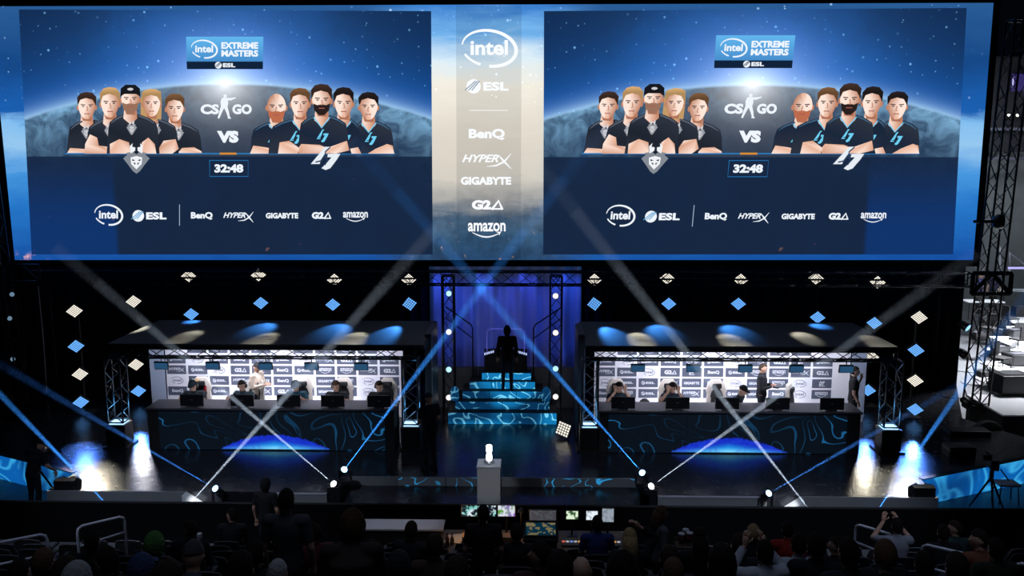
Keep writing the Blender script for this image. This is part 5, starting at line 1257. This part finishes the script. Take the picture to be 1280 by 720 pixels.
# ================================================================== camera positions and stage-side gear
def tripod_camera(px, py, zbase, Y, label, rz, h=1.35):
    p = atY(px, py, Y); t = thing('broadcast_camera', label, 'camera', (p.x, Y, zbase), R(rz))
    for k in range(3):
        a = 2*math.pi*k/3+.5; MB().tube([(0, 0, h-.25), (.38*math.cos(a), .38*math.sin(a), .02)], [.025, .018]).build('tripod_leg', blackmetal, t)
    MB().tube([(0, 0, h-.35), (0, 0, h-.05)], .045).build('column', blackmetal, t)
    bd = MB().box((0, 0, h+.06), (.16, .42, .22), bevel=.02).build('camera_body', plast, t)
    MB().lathe([(.06, 0), (.07, .05), (.07, .22), (.085, .26)], (0, .2, h+.06), 18, rot=Matrix.Rotation(R(-90), 3, 'X')).build('lens', blackmetal, bd)
    MB().box((-.14, -.1, h+.2), (.16, .05, .12), bevel=.01).build('viewfinder', plast, t); MB().tube([(.1, -.2, h), (.16, -.55, h-.1)], .014).build('pan_handle', blackmetal, t)
    return t
pz = atZ(46, 630, AF); tripod_camera(50, 600, AF, pz.y-.05, 'dark broadcast camera on a tripod in front of the left LED wall', 10, 1.05)
person('dark clothed camera operator beside the left LED wall', 'stand_bend', (pz.x+.30, pz.y-.55, AF), rz=165, s=.95, shirt=(.012, .012, .015), hair='cap', hc=(.012, .012, .014))
pz = atZ(1237, 640, AF); tripod_camera(1239, 600, AF, pz.y, 'dark broadcast camera on a tripod in front of the right LED wall', -12, 1.02)
pz = atZ(1256, 628, AF); t = thing('stool', 'white-topped stool beside the right camera tripod', 'stool', (pz.x, pz.y, AF)); hz = atY(1256, 604, pz.y).z-AF
MB().box((0, 0, hz), (.46, .36, .05), bevel=.015).build('seat', mat('stool_white', (.6, .6, .62), .5), t)
for sx_ in (-1, 1):
    for sy_ in (-1, 1): MB().tube([(sx_*.18, sy_*.13, hz-.02), (sx_*.21, sy_*.16, .01)], .014).build('leg', blackmetal, t)
def wedge_monitor(px, py, label, rz=0):
    p = atZ(px, py, 0); t = thing('stage_monitor', label, 'stage monitor', (p.x, p.y+.16, 0), R(rz)); t.scale = (.6, .6, .8)
    MB().prism([(-.25, 0), (.25, 0), (.25, .12), (-.05, .26), (-.25, .22)], -.36, .36, fn=lambda q: (q.z, q.x, q.y)).build('cabinet', plast, t)
    MB().box((0, .11, .20), (.62, .30, .012), rot=Matrix.Rotation(R(-25), 3, 'X')).build('top_grille', mat('glossy_grille', (.05, .07, .12), .15, .4), t)
    for s in (-1, 1): MB().lathe([(.06, 0), (.045, .03), (.02, .035)], (s*.17, .10, .225), 14, rot=Matrix.Rotation(R(-25), 3, 'X')).build('knob_head', plast, t)
wedge_monitor(80, 612, 'black stage monitor box at the outer end of the left front panel'); wedge_monitor(1156, 621, 'black stage monitor box at the outer end of the right front panel')
# subwoofers and cases behind the right tower
for px, py, l, sz in ((1206, 575, 'black flight case with blue reflections below the right screen tower', (.6, .4, .25)), (1216, 548, 'long dark case lying at the foot of the right screen tower', (1.0, .4, .14))):
    p = atZ(px, py, 0); t = thing('flight_case', l, 'case', (p.x, p.y+.3, 0)); MB().box((0, 0, sz[2]/2), sz, bevel=.02).build('case_body', plast, t); MB().box((0, 0, sz[2]*.72), (sz[0]+.01, sz[1]+.01, .03)).build('lid_seam', alu, t)
for i, (px, py, l) in enumerate(((1208, 445, 'second of the dark lamps on the right screen tower'), (1212, 505, 'lowest of the dark lamps on the right screen tower'), (1210, 410, 'upper of the dark lamps on the right screen tower'))):
    p = atY(px, py, SY-.86); round_lamp(p, (.5, -.6, -.4), glass_b if i == 2 else blackmetal, l, 'lamps on the right screen tower', .10)
p = atY(1254, 277, SY-1.0); rl = round_lamp(p, (.9, -.2, 0), blackmetal, 'big dark follow lamp sticking out from the right screen tower', 'lamps on the right screen tower', .16)
MB().tube([(-.75, 0, 0), (-.12, 0, 0)], .04).build('bracket_arm', black, rl)
# hanging cables at the left edge
for i, (px, y0, y1) in enumerate(((48, 365, 490), (60, 345, 520), (22, 350, 500))):
    a, b = atY(px, y0, 23.9), atY(px+2, y1, 23.9); t = thing('hanging_cable', ('thin pale cable', 'thin dark cable', 'outermost thin dark cable')[i]+' hanging beside the left screen tower', 'cable', (a.x, 23.9, b.z))
    MB().tube([(0, 0, SZ0-.2-b.z), (.03, 0, (a.z-b.z)*.5), (0, 0, 0)], .014, 6).build('cable', mat('cable_pale', (.3, .3, .35), .4) if i == 0 else black, t)
for i, (px, py) in enumerate(((12, 398), (15, 368), (16, 449))):
    p = atY(px, py, 23.3); round_lamp(p, (CAM-p)*.1, mat('dim_lens', (.3, .35, .4), .3, emit=(.3, .5, .7), estr=.4), 'small dim lamp on the left screen tower, '+('middle one', 'upper one', 'lower one')[i], 'lamps on the left screen tower', .06)

# ================================================================== backstage on the right
whitefloor = mat('white_table_cover', (.75, .76, .8), .6); grey = mat('stand_grey', (.16, .17, .17), .8, noise=.2, nscale=2)
fa = atZ(1214, 552, AF)
t = thing('press_platform', 'long white topped work platform with black skirt beyond the right tower', 'platform', (fa.x, 22.3, AF)); zt = .75
x0b, x1b = 0.72, 6.5; yb0, yb1 = 0.0, 16.0
for k in range(8):
    MB().box(((x0b+x1b)/2+k*1.17, yb0+2.0*(k+.5), zt-.02), (x1b-x0b, 1.98, .04)).build('top_board', whitefloor, t)
MB().box(((x0b+x1b)/2, .06, (zt-.05)/2), (x1b-x0b, .05, zt-.05)).build('front_skirt', black, t)
MB().box((x0b+.03, 1.0, (zt-.05)/2), (.05, 1.86, zt-.05)).build('side_skirt', black, t)
struct('wall_right', MB().box((atY(1300, 260, 42).x, 42, 5.0), (14, .3, 13)), grey)
PB = Vector((fa.x, 22.3, AF+zt))
def back_at(px, py): return atZ(px, py, AF+zt)
rnd = random.Random(5)
def laptop(p, rz, label):
    t = thing('laptop', label, 'laptop', p, R(rz), 'laptops on the work platform'); MB().box((0, 0, .012), (.36, .25, .02), bevel=.004).build('keyboard_base', plast, t)
    lid = MB().box((0, .15, .13), (.36, .012, .24), rot=Matrix.Rotation(R(-18), 3, 'X')).build('lid', plast, t); MB().box((0, .14, .13), (.33, .006, .21), rot=Matrix.Rotation(R(-18), 3, 'X')).build('display', mat('laptop_glow', (.1, .1, .1), .4, emit=(.5, .6, .9), estr=.8), lid)
GEAR = [(1262, 490, 'case', (.9, .7, .55), 'large black equipment box standing on the white platform'), (1272, 455, 'case', (.8, .6, .35), 'black equipment box behind the large one'), (1228, 470, 'case', (.35, .3, .16), 'small black box beside cables near the tower'),
        (1250, 440, 'case', (.5, .4, .2), 'low dark box amid cables on the platform'), (1222, 425, 'case', (.45, .4, .3), 'dark box right behind the screen tower'), (1268, 420, 'case', (.6, .5, .25), 'dark box with papers beside it'), (1240, 408, 'case', (.9, .6, .35), 'wide dark box near the far tables'), (1275, 395, 'case', (.6, .5, .4), 'dark box at the frame edge on the platform')]
for px, py, k, sz, l in GEAR:
    p = back_at(px, py); t = thing('equipment_box', l, 'box', p, R(rnd.uniform(-20, 20))); MB().box((0, 0, sz[2]/2), sz, bevel=.015).build('box_body', plast, t); MB().box((0, 0, sz[2]+.004), (sz[0]*.6, sz[1]*.5, .012)).build('top_plate', mat('box_top', (.1, .1, .12), .4), t)
for i, (px, py, l) in enumerate(((1245, 478, 'open laptop nearest the tower on the white platform'), (1233, 445, 'open laptop between two dark boxes'), (1262, 435, 'open laptop among papers on the platform'), (1256, 402, 'open laptop far back on the platform'), (1272, 410, 'open laptop at the frame edge'))): laptop(back_at(px, py), rnd.uniform(-40, 40)+180, l)
def office_chair(p, rz, label):
    t = thing('office_chair', label, 'chair', p, R(rz), 'dark chairs on the work platform'); MB().box((0, 0, .45), (.46, .44, .06), bevel=.02).build('seat', black, t); MB().box((0, .22, .72), (.42, .05, .45), bevel=.02).build('backrest', black, t)
    for sx_ in (-1, 1):
        for sy_ in (-1, 1): MB().tube([(sx_*.19, sy_*.18, .43), (sx_*.21, sy_*.2, .01)], .013).build('leg', blackmetal, t)
for px, py, rz, l in ((1250, 465, 30, 'dark chair amid cables, nearest the camera'), (1236, 425, -50, 'dark chair beside a laptop'), (1262, 412, 100, 'dark chair turned sideways'), (1226, 400, 10, 'dark chair close to the tower'), (1272, 440, 200, 'dark chair facing the camera'), (1246, 392, 60, 'dark chair farthest back on the platform')): office_chair(back_at(px, py), rz, l)
for i in range(9):
    p = back_at(rnd.uniform(1222, 1278), 505-i*12.5); t = thing('floor_cable', 'thin black cable curling over the white platform, %s one counted from the camera' % ('first', 'second', 'third', 'fourth', 'fifth', 'sixth', 'seventh', 'eighth', 'ninth')[i], 'cable', (p.x, p.y, AF+zt), 0, 'cables on the white platform')
    pts = [Vector((0, 0, .012))]; a = rnd.uniform(0, 6.28)
    for k in range(9): a += rnd.uniform(-1, 1); pts.append(pts[-1]+Vector((math.cos(a)*.22, math.sin(a)*.22, 0)))
    MB().tube(pts, .012, 5).build('cable', rubber, t)
for px, py, l in ((1226, 398, 'white folding table near the screen tower'), (1268, 383, 'white folding table far back by the stands')):
    p = back_at(px, py); t = thing('folding_table', l, 'table', p); MB().box((0, 0, .72), (1.5, .7, .04), bevel=.01).build('table_top', whitefloor, t)
    for sx_ in (-1, 1):
        for sy_ in (-1, 1): MB().tube([(sx_*.65, sy_*.28, .7), (sx_*.65, sy_*.28, 0)], .02).build('leg', blackmetal, t)
p = back_at(1214, 360)
person('distant person in violet light near the far tables', 'stand', (atZ(1222, 392, AF+zt).x, atZ(1222, 392, AF+zt).y, AF+zt), rz=30, shirt=(.1, .1, .25), hair='short')
person('distant person in dark clothes at the far tables', 'stand', (atZ(1240, 388, AF+zt).x, atZ(1240, 388, AF+zt).y, AF+zt), rz=-50, shirt=(.05, .05, .1), hair='short')
# speaker dome on the concrete
p = atZ(1229, 562, AF); t = thing('drum_case', 'round black drum case lying on the concrete below the platform', 'case', (p.x, p.y, AF)); MB().lathe([(.36, 0), (.38, .05), (.38, .28), (.34, .33)], (0, 0, .38), 26, rot=Matrix.Rotation(R(75), 3, 'X')).build('drum_shell', black, t, smooth=True)
MB().lathe([(.385, .13), (.39, .15), (.385, .17)], (0, 0, .38), 26, rot=Matrix.Rotation(R(75), 3, 'X')).build('strap_band', blackmetal, t)
# stand handrails on the far right
ra = [atY(x, y, 38) for x, y in ((1250, 345), (1250, 308), (1262, 316), (1262, 352))]
t = thing('stair_rail', 'pale grey stair rail in front of the far right stands', 'handrail', (ra[0].x, 38, ra[3].z)); L_ = lambda q: (q.x-ra[0].x, 0, q.z-ra[3].z)
MB().tube([L_(q) for q in ra], .05, 8).build('rail_frame', mat('rail_grey', (.35, .36, .4), .4, .5), t); MB().tube([L_(atY(1262, 316, 38)), L_(atY(1300, 345, 38))], .04, 8).build('sloping_rail', mat('rail_grey', (.35, .36, .4), .4, .5), t)
q = atY(1275, 335, 37.5); t = thing('light_strip', 'thin violet light strip along the right stands', 'light', (q.x, 37.5, q.z)); MB().box((.3, 0, 0), (1.6, .05, .09)).build('strip', mat('violet_strip', (.1, .1, .1), .5, emit=(.45, .42, .9), estr=1.0), t); MB().box((.3, .06, 0), (1.64, .05, .13)).build('strip_back', black, t)
q = atY(1274, 103, 40.5); t = thing('ribbon_board', 'dark violet ribbon display high in the right stands', 'screen', (q.x, 40.5, q.z))
MB().box((.3, 0, 0), (1.3, .08, .75)).build('board_face', mat('ribbon_violet', (.02, .02, .03), .5, emit=(.02, .012, .10), estr=1.0), t); MB().box((-.3, -.05, 0), (.05, .02, .5)).build('bright_bar', mat('ribbon_bar', (.1, .1, .1), .5, emit=(.5, .5, .8), estr=1), t)
for i, px in enumerate((1261, 1272)):
    q = atY(px, 144, 40.0); t = thing('ceiling_lamp', 'tiny bright lamp high in the right stands, %s of two' % ('first', 'second')[i], 'lamp', q); MB().ball((0, 0, 0), .07, 10, 8).build('bulb', mat('tiny_bulb', (.5, .5, .5), .5, emit=(1, .95, .85), estr=1.5), t); MB().lathe([(.1, .05), (.03, .14)], n=12).build('shade', black, t)
struct('upper_deck', MB().box((atY(1300, 150, 40.8).x, 40.9, 9.0), (12, .4, 4.2)), mat('deck_dark', (.012, .012, .016), .8))
for zz_, nm in ((6.6, 'deck_ledge'), (7.9, 'deck_ledge')): struct(nm, MB().box((atY(1300, 210, 40.4).x, 40.4, zz_), (12, .5, .12)), mat('ledge_grey', (.08, .08, .11), .6))
for x, tx in ((-3, xa+.4), (5, xb-.4)): spot('wedge_fill', (tx-.2 if tx > 0 else tx+.2, 15.9, .9), (tx, 17.0, -.2), (.95, .97, 1.0), 170, 26, .5, .05)  # unseen spots added to whiten the sloped panel ends

# ================================================================== audience, seats and handrails
def head_h(pos): return body(pos)['top']+.015
def place(px, py, pos, s=1.0, Y=None):
    h = head_h(pos)*s
    if Y is None:
        best = None; y_ = 15.4                       # the smooth slope of the stands gives the distance
        while y_ > 6.5:
            d = abs(atY(px, py, y_).z-(AF+.38*max(0, 14.2-y_)+.14+h))
            if best is None or d < best[0]: best = (d, y_)
            y_ -= .02
        Y = best[1]; k_ = int((14.2-Y)/.85)
        if Y < 14.2: Y = 14.2-.85*(k_+.5)+.05        # centre of the tread
    p = atY(px, py, Y); return Vector((p.x, Y, tier_z(Y))), (p.z-tier_z(Y))/head_h(pos)
dk, dk2, nv, gy, br_ = (.014, .014, .017), (.022, .022, .028), (.02, .03, .07), (.07, .075, .09), (.05, .03, .02)
AUD = [ # px, py of the head top, pose, turn, shirt, hair, hair colour, label
 (50, 687, 'sit', 0, dk, 'short', HBR, 'dark back of a head in front of the lower left handrail'),
 (76, 697, 'sit', -10, dk2, 'short', HD, 'dark-haired spectator right of the lower left handrail post'),
 (91, 703, 'sit', 8, gy, 'buzz', HG, 'spectator with thin grey hair behind the lower left handrail'),
 (113, 664, 'sit', 0, dk, 'short', HB, 'dark spectator just under the upper left handrail'),
 (129, 684, 'sit_side', 0, nv, 'short', HB, 'black-haired spectator turned to the right below the upper left handrail'),
 (190, 668, 'sit', 0, dk2, 'hood', (.06, .16, .04), 'spectator wearing a green hat'),
 (236, 651, 'sit_side', 0, dk, 'short', HD, 'spectator in profile with a white cup in front, near the stage'),
 (289, 636, 'sit_side', 0, dk, 'short', HB, 'dark-haired spectator in profile close to the barrier'),
 (316, 676, 'sit', 0, dk, 'short', HB, 'dark head in front of the standing grey T-shirt man'),
 (233, 692, 'sit_lean', 10, (.10, .12, .16), 'cap', (.05, .05, .06), 'spectator leaning forward in a pale blue-grey jacket'),
 (172, 694, 'sit', 0, dk, 'cap', (.03, .05, .12), 'spectator in a dark blue cap below the green hat'),
 (205, 702, 'sit', 0, dk, 'short', HD, 'dark-haired spectator below the green hat wearer, to its right'),
 (391, 654, 'sit_side', 20, (.10, .02, .025), 'short', HD, 'spectator in a dim red top right of the grey T-shirt man'),
 (513, 652, 'sit', -12, dk2, 'short', HD, 'round-headed spectator in front of the pale pit cover'),
 (543, 668, 'sit', 0, br_, 'short', HD, 'dark spectator below the bottles of the production desk'),
 (498, 693, 'sit', 5, dk, 'hood', (.02, .02, .024), 'hooded spectator low between the curly head and the desk'),
 (646, 655, 'sit', 0, dk, 'short', HB, 'black-haired crew member under the desk lamp'),
 (676, 678, 'sit_side', 0, (.05, .02, .02), 'short', HB, 'man in profile below the lit teal console'),
 (727, 697, 'sit', 0, gy, None, HG, 'bald pale-headed spectator low in front of the blue shirt'),
 (747, 645, 'sit', 0, (.03, .05, .20), 'short', HB, 'crew member in a blue shirt at the document screens'),
 (788, 659, 'sit_arm', 0, dk, 'long', HBL, 'spectator with raised arm and light hair right of the blue shirt'),
 (876, 661, 'sit', 0, dk, 'long', HB, 'spectator with long black hair right of the standing woman'),
 (838, 683, 'sit', 6, dk2, 'short', HD, 'dark head below the standing woman'),
 (843, 699, 'sit', 0, dk, 'short', HBR, 'brown-haired spectator at the lower frame edge below the standing woman'),
 (943, 656, 'sit', 0, dk, 'short', HBL, 'small blond head in front of the stage panel'),
 (958, 676, 'sit_phone', 8, (.45, .48, .55), 'short', HB, 'spectator in a white shirt holding up a phone'),
 (1000, 668, 'sit', 0, (.42, .46, .56), 'short', HB, 'spectator in a white hooded sweater with a dark curl on its back'),
 (986, 652, 'sit', 0, (.30, .02, .015), 'short', HB, 'spectator in a red shirt in the row before the white sweater'),
 (1022, 667, 'sit', -10, dk, 'short', HB, 'dark spectator right of the white sweater'),
 (1047, 671, 'sit_side', -10, dk, 'short', HD, 'man with bare ear turned towards the white sweater'),
 (1064, 674, 'sit', 12, dk2, 'short', HB, 'dark head left of the upper right handrail'),
 (1123, 648, 'sit_phone', 0, (.30, .31, .36), 'short', HB, 'spectator in a pale T-shirt taking a picture near the barrier'),
 (1108, 678, 'sit', 0, dk, 'short', HBR, 'brown-haired spectator under the upper right handrail'),
 (1117, 692, 'sit_lean', -10, dk2, 'short', HBR, 'spectator resting his head on his hand near the right handrails'),
 (1158, 690, 'sit', 0, dk, 'short', HB, 'dark head behind the lower right handrail'),
 (1181, 656, 'sit', 0, dk, 'short', HB, 'black-haired spectator left of the teal jacket'),
 (1196, 651, 'sit_side', 0, (.03, .06, .06), 'short', HD, 'spectator in a dark teal jacket near the right barrier'),
 (1227, 662, 'sit_side', 10, (.16, .06, .03), 'short', HB, 'black-haired spectator with an orange sleeve'),
 (1248, 674, 'sit', 0, (.03, .035, .025), 'short', HB, 'broad spectator in a dark green shirt at the right'),
 (20, 700, 'sit', 0, dk, 'short', HB, 'dark head in the lower left corner'),
 (345, 700, 'sit', 0, dk2, 'buzz', HG, 'grey-haired spectator low below the grey T-shirt man'),
 (298, 690, 'sit', 0, dk, 'short', HB, 'dark spectator holding a bottle with a green light'),
 (570, 697, 'sit', 0, dk, 'short', HD, 'dark head low beside the standing man at the desk'),
 (905, 682, 'sit', 0, dk, 'short', HB, 'dark head right of the long black hair'),
 (1200, 692, 'sit', 0, dk, 'short', HD, 'dark head right of the lower right handrail start'),
 (925, 668, 'sit', 0, dk2, 'short', HD, 'dark-haired spectator left of the small blond head'),
 (462, 676, 'sit', 0, dk, 'short', HB, 'dark head right of the big curly hair'),
 (700, 690, 'sit', 0, dk, 'short', HB, 'dark head between the profile man and the bald head'),
 (780, 692, 'sit', 0, dk, 'short', HB, 'dark head low under the raised arm'),
]
SEATED = []; STANDING = []
for px, py, pos, tr_, sh_, hs, hc_, lab in AUD:
    p0, s0 = place(px, py, pos); p, s_ = p0, s0
    for dy_ in (0, -.85, .85, -1.7, 1.7):            # nobody sits in somebody else's place: try the rows in front and behind
        q_, t_ = place(px, py, pos, Y=p0.y+dy_)
        if .84 < t_ < 1.16 and not any(abs(q_.x-e_.x) < .46 and abs(q_.y-e_.y) < .5 for e_ in SEATED): p, s_ = q_, t_; break
    s_ = min(1.12, max(.85, s_))
    person(lab, pos, p, rz=180+tr_, s=s_, top='long' if sh_ not in ((.30, .31, .36), (.03, .05, .20)) else 'tee', shirt=sh_, hair=hs, hc=hc_, group='spectators in the stands'); SEATED.append(p)
for px, py, Y, pos, tr_, sh_, hs, hc_, lab, sc in (
 (357, 611, 9.2, 'stand', 0, (.055, .06, .07), 'short', HB, 'tall man in a grey T-shirt standing with his back to us', 1.06),
 (331, 598, 15.2, 'stand', -10, dk, 'hood', (.012, .012, .015), 'hooded person standing dark at the barrier', None),
 (437, 660, 5.6, 'stand_bend', 8, (.03, .02, .018), 'curly', (.045, .025, .012), 'spectator with a big mop of curly brown hair, close to us', None),
 (604, 631, 10.3, 'stand', 0, dk, 'short', HB, 'man in black standing in front of the bright monitors', None),
 (826, 632, 11.2, 'stand', -75, (.10, .11, .13), 'long', HBR, 'woman with long hair in a grey top standing in profile', None)):
    p, s_ = place(px, py, pos, Y=Y); person(lab, pos, p, rz=180+tr_, s=min(1.12, max(.84, s_)), top='tee', shirt=sh_, hair=hs, hc=hc_, group='spectators in the stands'); STANDING.append(p)
# dark curl printed on the white sweater
p, s_ = place(1000, 668, 'sit'); pr = Paint(); pr.stroke([(-.02, -.06), (.04, -.07), (.07, -.03), (.05, .02), (.09, .08), (.13, .10), (.13, .05), (.09, .06)], .018, (.03, .07, .14))
w_ = [o for o in bpy.data.objects if o.get('label', '').startswith('spectator in a white hooded')][0]
pr.xf(lambda x, y, l: (-x, .150, .82-y)).mb.build('printed_curl', inkprint, w_, colors=True)
RAILS = [((-20, 682), (58, 667), 10.5, 11.2, ((-20, 709), (62, 693)), 'pale tube handrail crossing the lower left corner', (65, 720)), ((96, 659), (155, 645), 12.2, 13.0, ((94, 683), (158, 665)), 'pale tube handrail standing free in the left stands', None),
         ((1070, 655), (1117, 669), 13.0, 12.2, ((1070, 677), (1121, 696)), 'pale tube handrail left of the pale T-shirt spectator', None), ((1153, 680), (1222, 696), 11.0, 10.2, ((1151, 707), (1227, 726)), 'larger pale tube handrail in the right stands', None), ((1268, 703), (1330, 714), 10.0, 9.5, ((1266, 728), (1330, 742)), 'handrail corner at the lower right frame edge', None)]
RSEG = [(Vector((*atY(*r_[0], r_[2]).xy, 0)), Vector((*atY(*r_[1], r_[3]).xy, 0))) for r_ in RAILS]
# arena seats
seatm = mat('dark_seat_plastic', (.02, .02, .024), .55); seat_edge = mat('seat_edge', (.10, .10, .11), .5)
def make_seat():
    t = thing('arena_seat', 'x', 'seat')
    pts = [(-.23, .42), (-.24, .70), (-.20, .84), (-.10, .87), (.10, .87), (.20, .84), (.24, .70), (.23, .42)]
    MB().prism(pts, -.03, .0, fn=lambda q: (q.x, -.20+q.z-(q.y-.42)*.16-.12*(1-(q.x/.24)**2)*.4, q.y)).build('backrest', seatm, t)
    MB().tube([(x, -.215-(z-.42)*.16-.05*(1-(x/.24)**2), z+.004) for x, z in pts[2:6]], .008, 5).build('top_edge', seat_edge, t)
    MB().box((0, .02, .43), (.44, .42, .05), bevel=.015).build('seat_pan', seatm, t)
    for s in (-1, 1): MB().box((s*.26, -.02, .60), (.05, .34, .03)).build('armrest', seatm, t); 
    MB().box((0, -.15, .20), (.08, .10, .41)).build('support', blackmetal, t)
    return t
seat0 = make_seat(); first = True; ns = 0; spots = []
for r_ in range(0, 8):
    yc_ = 14.2-.85*(r_+.5)+.05
    for c_ in range(-40, 41):
        x = c_*.56+.1*(r_ % 2)
        q = Vector((x, yc_, tier_z(yc_)))
        u = (CM.transposed() @ (q+Vector((0, 0, .8))-CAM)); px_ = 640+u.x/-u.z*F; py_ = 360-u.y/-u.z*F
        if px_ < -10 or px_ > 1290 or py_ > 722: continue
        if r_ == 0 and 640 < px_ < 720: continue
        if 60 < px_ < 92 or 1225 < px_ < 1262: continue
        if any(min((q.xy-(a_*(1-k_/6)+b_*(k_/6)).xy).length for k_ in range(7)) < .45 for a_, b_ in RSEG): continue
        if any(abs(s_.x-x) < .55 and abs(s_.y-yc_) < .55 for s_ in SEATED+STANDING): continue
        spots.append((q, None, r_))
for s_, a_ in zip(SEATED, AUD): spots.append((Vector((s_.x, s_.y, s_.z)), a_[7], 0))
def ordw(n):
    o_ = 'zeroth first second third fourth fifth sixth seventh eighth ninth tenth eleventh twelfth thirteenth fourteenth fifteenth sixteenth seventeenth eighteenth nineteenth twentieth'.split()
    return o_[n] if n < 21 else {2: 'twenty-', 3: 'thirty-', 4: 'forty-'}[n//10]+o_[n % 10] if n % 10 else {3: 'thirtieth', 4: 'fortieth'}[n//10]
ROWN = ('first', 'second', 'third', 'fourth', 'fifth', 'sixth', 'seventh', 'eighth'); cnt = {}
for i, (q, who, r_) in enumerate(spots):
    o = seat0 if i == 0 else copy_tree(seat0); o.location = q
    cnt[r_] = cnt.get(r_, 0)+(0 if who else 1)
    o['label'] = ' '.join(('dark arena seat under the '+who.split(',')[0]).split()[:16]) if who else 'dark empty arena seat, %s from the left in the %s row from the stage' % (ordw(cnt[r_]), ROWN[r_]); o['group'] = 'dark arena seats in the stands'
# handrails in the aisles
railm = mat('painted_steel_rail', (.72, .74, .80), .4, .1)
for a, b, Ya, Yb, (c, d), lab, _ in RAILS:
    A, B = atY(*a, Ya), atY(*b, Yb); Cc, D = atY(*c, Ya), atY(*d, Yb); za, zb = tier_z(Ya), tier_z(Yb)
    t = thing('handrail', lab, 'handrail', (A.x, A.y, za)); O_ = Vector((A.x, A.y, za)); dr = (B-A).normalized()
    MB().tube([Vector((A.x, A.y, za))-O_, A-Vector((0, 0, .10))-O_, A-Vector((0, 0, .03))+dr*.02-O_, A+dr*.09-O_, B-dr*.09-O_, B-Vector((0, 0, .03))-dr*.02-O_, B-Vector((0, 0, .10))-O_, Vector((B.x, B.y, zb))-O_], .021, 10).build('rail_loop', railm, t, smooth=True)
    MB().tube([Vector((A.x, A.y, Cc.z))-O_, Vector((B.x, B.y, D.z))-O_], .018, 8).build('mid_rail', railm, t, smooth=True)
spot('rail_fill', (-7.0, 4.0, 14.0), (-6.6, 12.0, .9), (.55, .65, 1.0), 700, 14, .9, .3); spot('rail_fill', (7.5, 4.0, 14.0), (6.0, 11.5, 1.1), (.55, .65, 1.0), 700, 16, .9, .3)  # unseen spots added so the handrails stand out brighter
# cups
cupm = mat('white_cup', (.6, .6, .65), .5)
for px, py, Y, l in ((249, 668, 13.2, 'tall white-lidded cup beside the spectator in profile'), (852, 668, 10.8, 'cup with white lid in a tray held by the standing woman, left'), (857, 663, 10.9, 'cup with white lid in the tray, rear one'), (862, 667, 10.8, 'cup with white lid in the tray, right one')):
    p = atY(px, py, Y); t = thing('cup', l, 'cup', p, 0); MB().lathe([(.032, -.12), (.042, 0)], n=16).build('cup_wall', mat('cup_red', (.12, .02, .02), .5) if px > 400 else mat('cup_pale', (.2, .2, .22), .5), t, smooth=True); MB().lathe([(.045, 0), (.045, .015), (.03, .02)], n=16).build('lid', cupm, t, smooth=True)
p = atY(857, 676, 10.85); t = thing('drink_tray', 'cardboard drink tray under three lidded cups', 'tray', p+Vector((0, 0, -.06))); MB().box((0, 0, 0), (.26, .2, .03), bevel=.01).build('tray_board', mat('tray_card', (.12, .08, .05), .8), t); MB().box((0, .1, .03), (.26, .012, .06)).build('tray_rim', mat('tray_card', (.12, .08, .05), .8), t)
